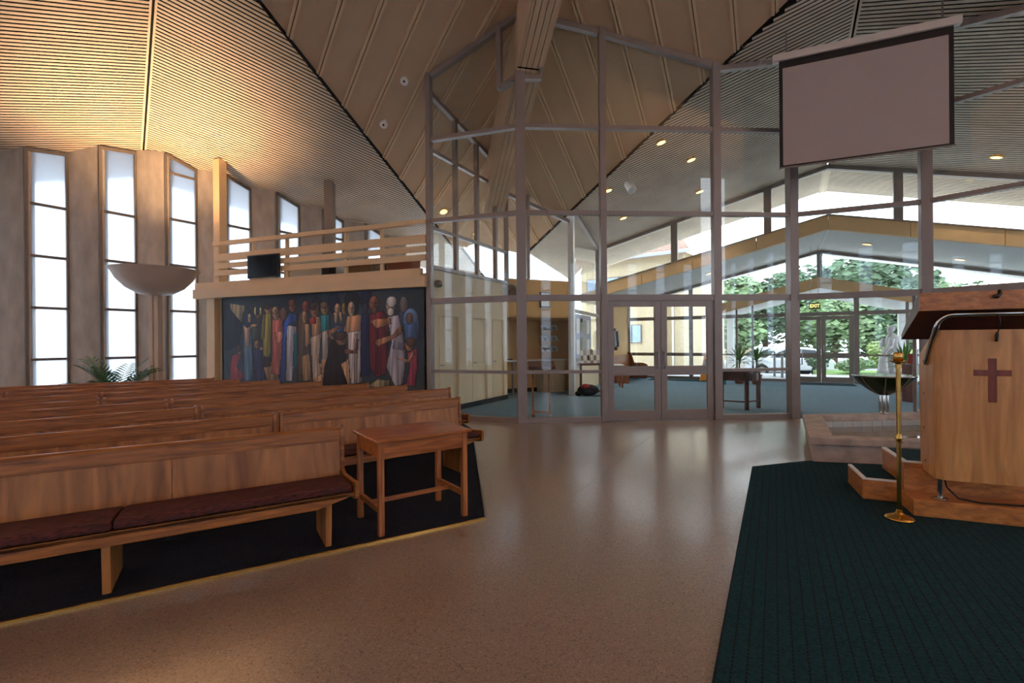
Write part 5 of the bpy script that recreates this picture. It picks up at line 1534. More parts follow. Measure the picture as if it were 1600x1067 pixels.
# alcove: counter, shelves with framed leaflets
ab = BA - bnv * 1.4
def AP(u, v, z): return BA + bdv * u - bnv * v + V(0, 0, z)
def abox(u0, u1, v0, v1, z0, z1, nm, mat, par, bevel=0.0):
    return MB().para(AP(u0, v0, z0), bdv * (u1 - u0), -bnv * (v1 - v0), V(0, 0, z1 - z0)).build(nm, mat, par, bevel=bevel)
ct = thing('alcove_counter', AP(0.6, 1.0, 0.004), 'cream counter with a pale top inside the tan alcove', 'counter')
abox(0.02, 2.3, 0.85, 1.37, 0.93, 0.97, 'top', 'white_paint', ct)
abox(1.55, 2.25, 0.92, 1.36, 0.004, 0.93, 'cupboard', 'cream_wall', ct)
abox(1.58, 1.88, 0.905, 0.92, 0.10, 0.90, 'cupboard_door', 'cream_wall', ct)
abox(1.91, 2.22, 0.905, 0.92, 0.10, 0.90, 'cupboard_door', 'cream_wall', ct)
for u in (0.05, 0.55):
    abox(u, u + .05, 0.9, 0.95, 0.004, 0.93, 'leg', 'dark_metal', ct)
ds = thing('leaflet_rack', AP(1.9, 1.2, 1.1), 'three tier tan leaflet rack on the alcove wall', 'rack')
for k, z in enumerate((1.12, 1.44, 1.76)):
    abox(1.62, 2.29, 1.20, 1.39, z, z + .02, 'shelf', 'tan_wall', ds)
    abox(1.62, 2.29, 1.19, 1.20, z - .03, z + .07, 'lip', 'tan_wall', ds)
for k, z in enumerate((1.145, 1.465, 1.785)):
    for m_, u in enumerate((1.67, 1.98)):
        t = thing('framed_card', AP(u, 1.25, z), '%s white card %s on the leaflet rack' % (['left hand', 'right hand'][m_], ['on the bottom tier', 'on the middle tier', 'on the top tier'][k]), 'card', 'cards on the leaflet rack')
        o = MB().prism([AP(u, 1.24, z), AP(u + .26, 1.24, z), AP(u + .26, 1.34, z + .21), AP(u, 1.34, z + .21)], -bnv * 0.008).build('card', 'paper', t)
        MB().prism([AP(u + .08, 1.235 + .026, z + .055), AP(u + .18, 1.235 + .026, z + .055), AP(u + .18, 1.235 + .072, z + .15), AP(u + .08, 1.235 + .072, z + .15)], -bnv * -0.002).build('print', 'grey_fence' if m_ else 'dark_metal', t)
pp = thing('paper_sheet', AP(0.9, 0.95, 0.972), 'white sheet of paper lying on the alcove counter', 'paper')
abox(0.75, 1.05, 0.88, 1.10, 0.972, 0.976, 'sheet', 'paper', pp)
tr_ = thing('tray', AP(0.4, 1.1, 0.972), 'black tray on the left of the alcove counter', 'tray')
abox(0.12, 0.60, 1.0, 1.25, 0.972, 0.985, 'tray_base', 'black_plastic', tr_)
abox(0.12, 0.60, 0.99, 1.0, 0.972, 1.01, 'tray_edge', 'black_plastic', tr_)
y0_ = AP(0.18, 1.05, 1.36)
yl = thing('yellow_cloth', y0_, 'bright yellow cloth hanging in the alcove', 'cloth')
mb = MB()
mb.tube([y0_ + V(-.03, 0, .16), y0_ + V(0, -.02, .06), y0_ + V(.05, -.02, -.02), y0_ + V(.07, 0, -.10)], [0.03, 0.07, 0.08, 0.03], 8)
mb.tube([y0_ + V(-.02, 0, .05), y0_ + V(-.04, 0, -.03), y0_ + V(-.03, 0, -.12)], [0.05, 0.05, 0.02], 8)
mb.build('fold', 'yellow_cloth', yl, smooth=True)
MB().tube([y0_ + V(-.03, 0.02, .15), y0_ + V(-.03, 0.30, .18)], 0.01, 6).build('hook', 'steel', yl)
fr = thing('picture_frame', AP(0.85, -0.02, 2.45), 'dark framed picture on the tan bulkhead', 'picture')
abox(0.97, 1.27, -0.03, -0.002, 2.40, 2.83, 'frame', 'near_black', fr)
abox(1.0, 1.24, -0.034, -0.03, 2.44, 2.79, 'print', 'paper', fr)
ck = at(797, 457, 12.45)
t = thing('wall_clock', ck, 'round dark wall clock on the left of the bulkhead', 'clock')
MB().tube([ck + V(0, 0.10, 0), ck + V(0, -0.02, 0)], 0.21, 24).build('rim', 'dark_metal', t)
MB().tube([ck + V(0, -0.015, 0), ck + V(0, -0.03, 0)], 0.17, 24).build('face', 'wicker', t)
MB().bar(ck + V(0, -.034, 0), ck + V(0.05, -.034, 0.10), 0.012, 0.004, up=(0, 1, 0)).build('hand', 'near_black', t)
MB().bar(ck + V(0, -.034, 0), ck + V(-0.06, -.034, 0.03), 0.012, 0.004, up=(0, 1, 0)).build('hand', 'near_black', t)
wl2 = WA + wd * 0.22 + V(0, 0, 2.70)
t = thing('wall_light', wl2, 'grey oval wall light high on the cream partition', 'wall light')
MB().ball(wl2 + wnn * 0.05, 0.10, 0.10, 0.08).build('lens', 'steel', t, smooth=True)
MB().bar(wl2, wl2 + wnn * 0.06, 0.06, 0.06).build('mount', 'dark_metal', t)

# brown leaflet table in front of the tall facet, its magazines and the rucksack below
la = at(925, 578, 13.2); la = V(2.05, 13.75, 0)
lt = thing('leaflet_table', la, 'dark wooden leaflet table under the tall narrow window', 'table')
def tb_box(o, x0, x1, y0, y1, z0, z1, nm, mat, par): return MB().box(o.x + x0, o.x + x1, o.y + y0, o.y + y1, z0, z1).build(nm, mat, par, bevel=0.004)
tb_box(la, -0.15, 0.62, 0, 0.5, 0.80, 0.86, 'top', 'red_wood', lt)
for x in (-0.11, 0.53):
    for y in (0.04, 0.42): tb_box(la, x, x + .05, y, y + .05, 0.004, 0.80, 'leg', 'red_wood', lt)
mg = random.Random(5)
for k in range(7):
    x = -0.08 + k * 0.095
    o = la + V(x, 0.14 + 0.02 * (k % 3), 0.86)
    t = thing('magazine', o, '%s magazine leaning on the dark leaflet table' % ['leftmost', 'second', 'third', 'middle', 'fifth', 'sixth', 'rightmost'][k], 'magazine', 'magazines on the leaflet table')
    h = mg.uniform(0.30, 0.40)
    MB().prism([o, o + V(.085, .01, 0), o + V(.085, .13, h), o + V(0, .12, h)], V(0, 0.012, 0)).build('cover', ['paper', 'grey_fence', 'paper', 'steel'][k % 4], t)
    MB().prism([o + V(.01, -.002 + .2 * .12, h * .2), o + V(.075, -.002 + .2 * .13, h * .2), o + V(.075, -.002 + .6 * .13, h * .6), o + V(.01, -.002 + .6 * .12, h * .6)], V(0, 0.001, 0)).build('print', ['dark_metal', 'paper', 'car_glass', 'paper'][k % 4], t)
# notice board with sheets on the facet apron
nb_ = thing('notice_board', VA + vd * 0.5 + V(0, 0, 1.0), 'pale notice board with pinned sheets behind the leaflet table', 'board')
nv_ = -vn if (-vn).y < 0 else vn
nv_ = vn if vn.dot(V(0, 0, 0) - VA) > 0 else -vn
MB().para(VA + vd * 0.25 + nv_ * 0.03 + V(0, 0, 1.02), vd * 1.9, nv_ * 0.02, V(0, 0, 1.25)).build('panel', 'grey_fence', nb_)
for k in range(8):
    MB().para(VA + vd * (0.35 + 0.42 * (k % 4)) + nv_ * 0.05 + V(0, 0, 1.12 + 0.55 * (k // 4) + 0.05 * (k % 3)), vd * 0.30, nv_ * 0.004, V(0, 0, 0.42)).build('sheet', ['paper', 'car_glass', 'steel', 'paper'][k % 4], nb_)
rk = on_floor(920, 619); rk.z = 0.004
t = thing('rucksack', rk, 'black rucksack with a red patch lying on the foyer carpet', 'bag')
MB().ball(rk + V(0, 0.1, 0.15), 0.30, 0.17, 0.16).build('body', 'backpack_cloth', t, smooth=True)
MB().ball(rk + V(-0.08, 0.05, 0.25), 0.14, 0.11, 0.08).build('top_pocket', 'red_cloth', t, smooth=True)
MB().ball(rk + V(-0.27, 0.05, 0.07), 0.10, 0.09, 0.07).build('side_pocket', 'backpack_cloth', t, smooth=True)
MB().tube([rk + V(.2, -.04, .2), rk + V(.34, -.08, .10), rk + V(.30, -.10, .02), rk + V(.1, -.1, .015)], 0.02, 6).build('strap', 'near_black', t, smooth=True)
# small table beside the lobby bench
sb = on_floor(962, 606); sb.z = 0.004
t = thing('lobby_table', sb, 'small pale topped table left of the lobby bench', 'table')
tb_box(sb, -0.2, 0.28, 0, 0.5, 0.70, 0.735, 'top', 'white_paint', t)
tb_box(sb, -0.17, 0.25, 0.03, 0.47, 0.62, 0.70, 'frame', 'foyer_wood', t)
for x in (-0.17, 0.20):
    for y in (0.03, 0.42): tb_box(sb, x, x + .05, y, y + .05, 0.004, 0.62, 'leg', 'foyer_wood', t)
# bench against the lobby end wall
bn = thing('lobby_bench', RF(7.2, -6.3, 0.004), 'orange brown wooden bench against the lobby end wall', 'bench')
def bbox(t0, t1, a0, a1, z0, z1, nm, mat='pew_wood'):
    return MB().para(RF(t0, a0, z0), PR_ * (t1 - t0), QR * (a1 - a0), V(0, 0, z1 - z0)).build(nm, mat, bn, bevel=0.006)
bbox(5.9, 8.5, -6.25, -5.80, 0.40, 0.45, 'seat'); bbox(5.9, 8.5, -6.55, -6.50, 0.45, 0.95, 'backrest')
bbox(5.95, 8.45, -5.84, -5.80, 0.32, 0.40, 'apron')
for t_ in (5.85, 8.46):
    MB().prism([RF(t_, -6.58, 0.004), RF(t_, -5.80, 0.004), RF(t_, -5.78, 0.55), RF(t_, -5.95, 0.62), RF(t_, -6.3, 0.62), RF(t_, -6.42, 1.0), RF(t_, -6.5, 1.06), RF(t_, -6.58, 1.0)], PR_ * 0.05).build('end_board', 'foyer_wood', bn)
# coats on the end wall
for k, (tt, m_, lb) in enumerate(((6.35, 'grey_fence', 'pale grey coat hanging on the lobby end wall'), (6.75, 'steel', 'grey patterned coat hanging nearer the bench end'))):
    o = RF(tt, -6.55, 1.15)
    c_ = thing('hanging_coat', o, lb, 'coat')
    mb = MB(); 
    mb.lathe([(0.17, 0.0), (0.19, 0.2), (0.15, 0.5), (0.13, 0.72), (0.04, 0.82)], o, 12, 0.5, 1.0)
    mb.build('body', m_, c_, smooth=True)
    MB().tube([o + V(.05, -.12, .70), o + V(.08, -.16, .4), o + V(.08, -.15, .12)], [0.06, 0.05, 0.04], 8).build('sleeve', m_, c_, smooth=True)
# half round table
ht = on_floor(1167, 641); ht = V(ht.x, ht.y, 0.004)
t = thing('half_round_table', ht, 'dark half round table behind the glass right of the doors', 'table')
R_ = 0.42
def semi(r, n=18): return [(r * math.cos(math.pi + math.pi * k / n), 0.36 + 0.36 / 0.42 * r * math.sin(math.pi + math.pi * k / n)) for k in range(n + 1)]
MB().prism([V(ht.x + x, ht.y + y, 0.80) for x, y in semi(0.46)], V(0, 0, 0.03)).build('top', 'red_wood', t)
MB().prism([V(ht.x + x, ht.y + y, 0.62) for x, y in semi(0.40)], V(0, 0, 0.18)).build('apron', 'red_wood', t)
for x, y in ((-0.40, 0.30), (0, 0), (0.40, 0.30)):
    MB().prism([V(ht.x + x - .036, ht.y + y - .03, 0.80), V(ht.x + x + .036, ht.y + y - .03, 0.80), V(ht.x + x + .028, ht.y + y + .03, 0.004), V(ht.x + x - .028, ht.y + y + .03, 0.004)][:0] or [V(ht.x + x - .034, ht.y + y - .03, 0.004), V(ht.x + x + .034, ht.y + y - .03, 0.004), V(ht.x + x + .034, ht.y + y + .034, 0.004), V(ht.x + x - .034, ht.y + y + .034, 0.004)], V(0, 0, 0.80)).build('leg', 'red_wood', t)
MB().bar(ht + V(-.40, .30, .17), ht + V(0, .02, .17), 0.03, 0.03).build('stretcher', 'red_wood', t)
MB().bar(ht + V(.40, .30, .17), ht + V(0, .02, .17), 0.03, 0.03).build('stretcher', 'red_wood', t)
bk = thing('open_book', ht + V(-0.1, 0.2, 0.83), 'open visitors book on the half round table', 'book')
for s in (-1, 1):
    MB().prism([ht + V(-0.08, .10, .83), ht + V(-0.08 + .17 * s, .10, .832), ht + V(-0.08 + .17 * s, .30, .832), ht + V(-0.08, .30, .83)], V(0, 0, 0.012)).build('page_block', 'paper', bk)
MB().box(ht.x - .26, ht.x + .10, ht.y + .09, ht.y + .31, .8302, .8312).build('cover', 'red_cloth', bk)
# teal bin, fittings on the tan pier
bi = on_floor(1127, 601); bi.z = 0.004
t = thing('waste_bin', bi, 'teal plastic bin at the foot of the tan pier', 'bin')
MB().prism([bi + V(-.17, 0, 0), bi + V(.17, 0, 0), bi + V(.17, .28, 0), bi + V(-.17, .28, 0)], V(0, 0, 0.30)).build('tub', 'teal_plastic', t, bevel=0.02)
MB().prism([bi + V(-.19, -.02, .30), bi + V(.19, -.02, .30), bi + V(.19, .30, .30), bi + V(-.19, .30, .30)], V(0, 0, 0.035)).build('rim', 'teal_plastic', t, bevel=0.01)
pq = RF(FT - .12, -3.50, 1.75)
t = thing('hand_sanitiser', pq, 'pale dispenser with a sign fixed on the tan pier', 'dispenser')
MB().para(pq - PR_ * 0.07 + V(0, 0, -.22), QR * 0.15, PR_ * 0.07, V(0, 0, 0.22)).build('dispenser', 'steel', t, bevel=0.015)
MB().para(pq - PR_ * 0.012 + V(0, 0, 0.02) - QR * .03, QR * 0.21, PR_ * 0.012, V(0, 0, 0.17)).build('sign', 'paper', t)
pq = RF(FT - .12, -3.45, 1.28)
t = thing('wall_switch', pq, 'small white switch plate on the tan pier', 'switch')
MB().para(pq - PR_ * 0.01, QR * 0.09, PR_ * 0.01, V(0, 0, 0.13)).build('plate', 'white_paint', t)
MB().para(pq - PR_ * 0.018 + QR * .03 + V(0, 0, .04), QR * 0.03, PR_ * 0.01, V(0, 0, 0.05)).build('rocker', 'steel', t)
# spiky potted plants by the lobby windows
def yucca(p, label, h=0.62, n=34, seed=1, mat='yucca_green', spread=1.0):
    p = V(p)
    t = thing('potted_yucca', p, label, 'plant', 'spiky potted plants')
    MB().lathe([(0.13, 0), (0.17, 0.30), (0.185, 0.32), (0.165, 0.33), (0.15, 0.30), (0.03, 0.29)], p, 18).build('pot', 'terracotta', t, smooth=True)
    MB().tube([p + V(0, 0, 0.28), p + V(0.01, 0, 0.86)], 0.025, 7).build('stem', 'bark', t, smooth=True)
    r = random.Random(seed)
    for k in range(n):
        az = k * 2.399; el = math.radians(82 - 95 * (k / n)) 
        d = V(math.cos(az) * math.cos(el), math.sin(az) * math.cos(el), math.sin(el))
        L_ = h * r.uniform(0.8, 1.05)
        b0 = p + V(0.01, 0, 0.86 - 0.16 * k / n)
        side = d.cross(V(0, 0, 1))
        side = side.normalized() if side.length > 1e-3 else V(1, 0, 0)
        m1 = b0 + d * L_ * 0.55 * spread; tip = b0 + d * L_ * spread + V(0, 0, -0.16 * L_ * (1 - abs(d.z)))
        w_ = 0.036
        up = side.cross(d) * 0.006
        MB().add([b0 - side * w_ * .5, b0 + side * w_ * .5, m1 + side * w_, tip, m1 - side * w_, b0 + up, m1 + up * 2],
                 [(0, 5, 6, 4), (5, 1, 2, 6), (4, 6, 3), (6, 2, 3)]).build('leaf', mat, t)
    return t
ya = at(1155, 577, 16.5); yb = at(1182, 577, 16.2); yc = at(1413, 590, 13.6)
yucca((ya.x, ya.y, 0.0045), 'spiky potted plant left of the pair by the lobby window', 0.62, 34, 1)
yucca((yb.x, yb.y, 0.0045), 'spiky potted plant right of the pair by the lobby window', 0.55, 32, 2)
yucca((yc.x, yc.y, 0.0045), 'spiky potted plant beside the stone statue behind the font', 0.66, 30, 3)
# orange folded sign by the lobby window
os_ = at(1096, 580, 17.6)
fs_ = on_floor(1097, 594); os_ = V(fs_.x, fs_.y - 0.4, 0.0165)
t = thing('easel_sign', os_, 'orange and black leaning sign beside the lobby window', 'sign')
MB().prism([os_ + V(-.25, 0, .0), os_ + V(.22, 0, 0), os_ + V(.30, .22, .92), os_ + V(.02, .22, .92)], V(0, 0.02, 0)).build('board', 'orange_plastic', t)
MB().prism([os_ + V(-.14, -.006 + .07, .30), os_ + V(.20, -.006 + .07, .30), os_ + V(.26, -.006 + .19, .78), os_ + V(.04, -.006 + .19, .78)], V(0, 0.004, 0)).build('face_panel', 'backpack_cloth', t)
MB().bar(os_ + V(.1, .40, 0), os_ + V(.15, .24, .85), 0.03, 0.02).build('prop', 'foyer_wood', t)
ds_ = on_floor(1094, 646); ds_ = V(ds_.x, max(ds_.y, 9.55), 0.004)
t = thing('door_stop', ds_, 'white round floor plate behind the right door leaf', 'plate')
MB().lathe([(0.16, 0), (0.16, 0.012), (0.13, 0.02), (0.02, 0.022)], ds_, 22).build('disc', 'white_paint', t, smooth=True)
MB().lathe([(0.025, 0.02), (0.025, 0.05), (0.015, 0.055)], ds_, 12).build('knob', 'steel', t, smooth=True)
# exit sign
ex = at(1273, 478, 15.6)
t = thing('exit_sign', ex, 'green EXIT sign hanging before the exit doors', 'sign')
ew, eh = 0.31, 0.20
MB().para(ex - QR * ew / 2 - V(0, 0, eh / 2), QR * ew, PR_ * 0.04, V(0, 0, eh)).build('box', 'exit_green', t)
cu = bpy.data.curves.new('exit_text', 'FONT'); cu.body = 'EXIT'; cu.size = 0.145; cu.align_x = 'CENTER'; cu.align_y = 'CENTER'; cu.extrude = 0.002
cu.offset = 0.004
tx = bpy.data.objects.new('exit_text', cu); COL.objects.link(tx)
bpy.context.view_layer.update()
me = bpy.data.meshes.new_from_object(tx.evaluated_get(bpy.context.evaluated_depsgraph_get()))
bpy.data.objects.remove(tx)
me.materials.clear(); me.materials.append(MATS['exit_letters'])
lo = bpy.data.objects.new('lettering', me); COL.objects.link(lo); lo.parent = t
rz = math.atan2(QR.y, QR.x)
lo.location = -PR_ * 0.004; lo.rotation_euler = (math.pi / 2, 0, rz); lo.scale = (0.92, 1.05, 1)
for s in (-.1, .1):
    MB().tube([ex + QR * s + PR_ * .02 + V(0, 0, eh / 2), V((ex + QR * s + PR_ * .02).x, (ex + QR * s + PR_ * .02).y, 4.5 - .0)], 0.006, 6).build('hanger', 'steel', t)
# low stand with coloured books by the right leaf
bs_ = V(9.3, 11.25, 0.004)
t = thing('book_stand', bs_, 'low dark stand holding coloured books right of the font', 'stand')
for z in (0.42, 0.86): tb_box(bs_, 0, 0.9, 0, 0.3, z, z + .03, 'shelf', 'red_wood', t)
for x in (0, 0.87): tb_box(bs_, x, x + .03, 0, .3, 0.004, .86, 'side', 'red_wood', t)
for k, c_ in enumerate(('red_cloth', 'grey_fence', 'orange_plastic', 'teal_plastic', 'paper')):
    o = bs_ + V(0.08 + k * 0.08, 0.05, 0.89)
    b_ = thing('hymn_book', o, '%s book standing on the low stand right of the font' % ['red', 'lilac', 'orange', 'teal', 'white'][k], 'book', 'books on the low stand')
    MB().box(o.x, o.x + .06, o.y, o.y + .16, o.z, o.z + .24).build('cover', c_, b_, bevel=0.004)
    MB().box(o.x + .006, o.x + .054, o.y + .004, o.y + .163, o.z + .004, o.z + .236).build('pages', 'paper', b_)

# ================================================================== outdoors
tag(MB().prism([(-60, -40, -0.5), (90, -40, -0.5), (90, 110, -0.5), (-60, 110, -0.5)], V(0, 0, 0.12)).build('ground', 'asphalt'), 'pale paved ground around the church', kind='structure')
tag(MB().prism([RF(FT + 5.2, 0.2, -.38), RF(FT + 5.2, 9, -.38), RF(FT + 9, 9, -.38), RF(FT + 9, 0.2, -.38)], V(0, 0, 0.36)).build('lawn_bed', 'lawn'), 'raised green lawn beyond the exit doors', kind='structure')
tag(MB().prism([RF(FT + .05, -7, -.3), RF(FT + .05, 9, -.3), RF(FT + 5, 9, -.3), RF(FT + 5, -7, -.3)], V(0, 0, 0.27)).build('porch_paving', 'asphalt'), 'pale paving of the porch outside the doors', kind='structure')
for a, lb in ((2.88, 'white porch column right of the statue'), (-3.1, 'white porch column at the left of the porch')):
    p = RF(FT + 3.6, a, 0)
    t = thing('porch_column', (p.x, p.y, -.03), lb, 'column')
    zt = 3.28 - .25 * abs(a)
    MB().para(p - QR * .14 - PR_ * .14 + V(0, 0, -.03), QR * .28, PR_ * .28, V(0, 0, zt + .02)).build('shaft', 'white_paint', t)
    MB().para(p - QR * .18 - PR_ * .18 + V(0, 0, -.03), QR * .36, PR_ * .36, V(0, 0, .12)).build('base', 'white_paint', t)

# stone statue of a robed figure with a child
sp0 = at(1390, 590, 17.6); sp0 = V(sp0.x, sp0.y, -0.03)
stt = thing('garden_statue', sp0, 'white stone statue of a robed figure bending to a child', 'statue')
MB().lathe([(0.46, 0), (0.46, 0.14), (0.40, 0.18), (0.1, 0.19)], sp0, 20, 1.2, 0.8).build('plinth', 'statue_stone', stt)
def robe(mb, base, rings, nf, n=36):
    vs = []; fs = []
    for (dx, dy, z, rx, ry, fold) in rings:
        for k in range(n):
            a = 2 * math.pi * k / n
            f = 1 + fold * math.sin(nf * a + z * 2.0)
            vs.append(V(base) + V(dx + rx * f * math.cos(a), dy + ry * f * math.sin(a), z))
    for i in range(len(rings) - 1):
        for k in range(n):
            k2 = (k + 1) % n
            fs.append((i * n + k, i * n + k2, (i + 1) * n + k2, (i + 1) * n + k))
    fs.append(tuple(range(n - 1, -1, -1))); fs.append(tuple(range((len(rings) - 1) * n, len(rings) * n)))
    mb.add(vs, fs)
mb = MB()
robe(mb, sp0 + V(0.16, 0, 0.18), [(0.05, 0, 0, .40, .30, .08), (0.03, 0, .25, .34, .27, .09), (0, 0, .6, .28, .24, .09), (-.01, 0, .95, .24, .20, .07), (-.02, 0, 1.25, .25, .19, .05), (-.04, 0, 1.42, .21, .16, .03), (-.08, 0, 1.52, .10, .10, 0), (-.10, 0, 1.56, .07, .07, 0)], 11)
mb.ball(sp0 + V(0.03, -.02, 1.86), .105, .115, .14)
mb.ball(sp0 + V(0.075, 0.0, 1.89), .115, .13, .13)                 # hair
mb.ball(sp0 + V(-0.045, -.03, 1.79), .05, .06, .07)                # beard
mb.tube([sp0 + V(-.04, -.16, 1.52), sp0 + V(-.14, -.24, 1.28), sp0 + V(-.26, -.20, 1.12), sp0 + V(-.31, -.16, 1.08)], [.10, .085, .06, .035], 10)
for k in range(4):
    mb.tube([sp0 + V(-.30, -.16 + .02 * k - .03, 1.08), sp0 + V(-.35, -.15 + .02 * k - .03, 1.05), sp0 + V(-.37, -.15 + .02 * k - .03, 1.01)], [.013, .012, .008], 6)
mb.tube([sp0 + V(-.04, .16, 1.52), sp0 + V(-.12, .22, 1.30), sp0 + V(-.22, .10, 1.22)], [.10, .085, .05], 10)
mb.build('robed_figure', 'statue_stone', stt, smooth=True)
mb = MB()
robe(mb, sp0 + V(-0.28, -.05, 0.18), [(0, 0, 0, .20, .18, .08), (0, 0, .3, .15, .15, .08), (.01, 0, .55, .13, .12, .05), (.02, 0, .72, .14, .11, .03), (.03, 0, .80, .06, .06, 0)], 8, 24)
mb.ball(sp0 + V(-0.23, -.05, 1.08), .085, .09, .11)
mb.tube([sp0 + V(-.25, -.16, .88), sp0 + V(-.16, -.24, .92), sp0 + V(-.10, -.24, 1.02)], [.05, .04, .03], 8)
mb.build('child_figure', 'statue_stone', stt, smooth=True)

# trees and shrubs
def crown(parent, name, c, rx, ry, rz_, n, size, mat, seed, lumps=9):
    r = random.Random(seed)
    L_ = []
    for k in range(lumps):
        a = r.uniform(0, 6.28); e = r.uniform(-0.6, 1.0)
        L_.append((V(math.cos(a) * rx * .55, math.sin(a) * ry * .55, e * rz_ * .6), r.uniform(.42, .62)))
    L_.append((V(0, 0, 0), .75))
    vs = []; fs = []
    for k in range(n):
        cc, s = r.choice(L_)
        d = V(r.gauss(0, 1), r.gauss(0, 1), r.gauss(0, 1)).normalized()
        rad = s * r.uniform(.72, 1.04)
        p = V(c) + cc + V(d.x * rx * rad, d.y * ry * rad, d.z * rz_ * rad)
        u = V(r.gauss(0, 1), r.gauss(0, 1), r.gauss(0, 1)).normalized()
        nn = (d + u * .7).normalized()
        a1 = nn.cross(V(0, 0, 1)); a1 = a1.normalized() if a1.length > 1e-3 else V(1, 0, 0)
        a2 = nn.cross(a1)
        sz = size * r.uniform(.6, 1.3)
        o = len(vs)
        vs += [p - a1 * sz, p + a2 * sz * .55 + nn * sz * .1, p + a1 * sz, p - a2 * sz * .55 + nn * sz * .1]
        fs.append((o, o + 1, o + 2, o + 3))
    mb = MB(); mb.add(vs, fs)
    o = mb.build(name, mat, parent)
    o['kind'] = 'stuff'
    return o
def tree(p, h, rx, rz_, label, mat, n, size, seed, group='trees outside the lobby'):
    p = V(p)
    t = thing('broadleaf_tree', p, label, 'tree', group)
    MB().tube([p, p + V(.1, 0, h * .3), p + V(-.05, .1, h * .7)], [h * .035, h * .028, h * .01], 8).build('trunk', 'bark', t, smooth=True)
    for k in range(4):
        a = k * 1.7 + seed
        MB().tube([p + V(.05, 0, h * .35), p + V(math.cos(a) * rx * .4, math.sin(a) * rx * .4, h * .62)], [h * .016, h * .005], 6).build('branch', 'bark', t, smooth=True)
    crown(t, 'foliage', p + V(0, 0, h - rz_), rx, rx, rz_, n, size, mat, seed)
tree((14.2, 33.5, -.4), 6.4, 3.2, 2.9, 'bushy green tree behind the parked cars', 'tree_leaf_mid', 5200, .24, 1)
tree((18.0, 34.5, -.4), 6.6, 3.0, 3.0, 'dark green tree seen left of the exit doors', 'tree_leaf_dark', 5000, .24, 2)
tree((21.3, 32.0, -.4), 5.6, 2.8, 2.9, 'bright green tree seen through the exit doors', 'tree_leaf_mid', 5200, .22, 3)
tree((24.6, 31.5, -.4), 5.4, 2.9, 2.8, 'dense dark tree seen behind the statue', 'tree_leaf_dark', 5600, .22, 4)
tree((28.4, 32.5, -.4), 5.8, 3.0, 2.9, 'dark green tree right of the statue', 'tree_leaf_mid', 4200, .24, 5)
tree((27.0, 38.5, -.4), 8.3, 5.6, 3.6, 'large pale crowned tree rising above the porch roof', 'tree_leaf_dark', 7000, .30, 6)
tree((13.0, 38.0, -.4), 5.4, 2.4, 2.2, 'pale yellowish tree beyond the cream building', 'tree_leaf_pale', 2600, .2, 7)
def bush(p, r, h, label, mat, n, size, seed):
    p = V(p)
    t = thing('garden_shrub', p, label, 'shrub', 'shrubs outside the exit doors')
    for k in range(3):
        MB().tube([p, p + V(math.cos(k * 2.1) * r * .4, math.sin(k * 2.1) * r * .4, h * .6)], [.02, .008], 5).build('stem', 'bark', t)
    crown(t, 'foliage', p + V(0, 0, h * .5), r, r, h * .5, n, size, mat, seed, 5)
b1 = RF(FT + 6.2, 1.7, 0); b2 = RF(FT + 6.8, 2.6, 0); b3 = RF(FT + 6.0, 3.4, 0); b4 = RF(FT + 6.6, 4.6, 0); b5 = RF(FT + 7, 0.4, 0)
bush((b1.x, b1.y, -.02), .75, .75, 'low rounded green shrub seen through the exit door', 'tree_leaf_mid', 1300, .07, 21)
bush((b2.x, b2.y, -.02), .60, 1.35, 'upright yellow green shrub at the door edge', 'tree_leaf_pale', 1200, .08, 22)
bush((b3.x, b3.y, -.02), .85, 1.0, 'pale flowering shrub left of the statue', 'tree_leaf_pale', 1500, .08, 23)
bush((b4.x, b4.y, -.02), .8, .8, 'green shrub behind the statue', 'tree_leaf_mid', 1100, .08, 24)
bush((b5.x, b5.y, -.02), .55, .8, 'dark shrub left of the exit doors', 'tree_leaf_dark', 900, .07, 25)

# cars
def car(p, ang, label):
    c_ = thing('parked_car', p, label, 'car', 'white cars parked outside', rz=ang)
    W_ = 0.86
    body = [(-2.1, .32), (-2.15, .62), (-2.0, .86), (-1.3, .95), (1.0, .95), (1.75, .84), (2.08, .66), (2.1, .34)]
    cab = [(-1.75, .93), (-1.35, 1.36), (-.9, 1.47), (.15, 1.45), (.55, 1.30), (1.05, .94)]
    MB().prism([V(x, -W_, z) for x, z in body], V(0, 2 * W_, 0)).build('body', 'car_paint', c_, local=True, bevel=0.06)
    MB().prism([V(x, -W_ * .84, z) for x, z in cab], V(0, 2 * W_ * .84, 0)).build('roof', 'car_paint', c_, local=True, bevel=0.05)
    win = [[(-1.5, .98), (-1.22, 1.32), (-.62, 1.38), (-.62, .98)], [(-.55, .98), (-.55, 1.38), (.12, 1.37), (.45, 1.24), (.85, .98)]]
    for w_ in win:
        for s in (-1, 1):
            MB().prism([V(x, s * W_ * .845, z) for x, z in w_], V(0, s * .012, 0)).build('side_window', 'car_glass', c_, local=True)
    MB().prism([V(.60, -W_ * .7, 1.29), V(.60, W_ * .7, 1.29), V(1.03, W_ * .76, .985), V(1.03, -W_ * .76, .985)], V(.02, 0, .02)).build('windscreen', 'car_glass', c_, local=True)
    for x in (-1.32, 1.30):
        for s in (-1, 1):
            wv = MB().tube([V(x, s * (W_ - .16), .33), V(x, s * (W_ + .02), .33)], .33, 20).build('wheel', 'tyre', c_, local=True)
            MB().tube([V(x, s * (W_ + .02), .33), V(x, s * (W_ + .028), .33)], .19, 14).build('hub', 'steel', wv, local=True)
    for s in (-.6, .6):
        MB().ball(V(2.03, s, .70), .06, .16, .07).build('headlamp', 'steel', c_, local=True)
car((14.6, 27.6, -.38), math.radians(168), 'white car parked farther from the lobby, under the trees')
car((13.9, 24.8, -.38), math.radians(170), 'white car parked nearer the lobby window')
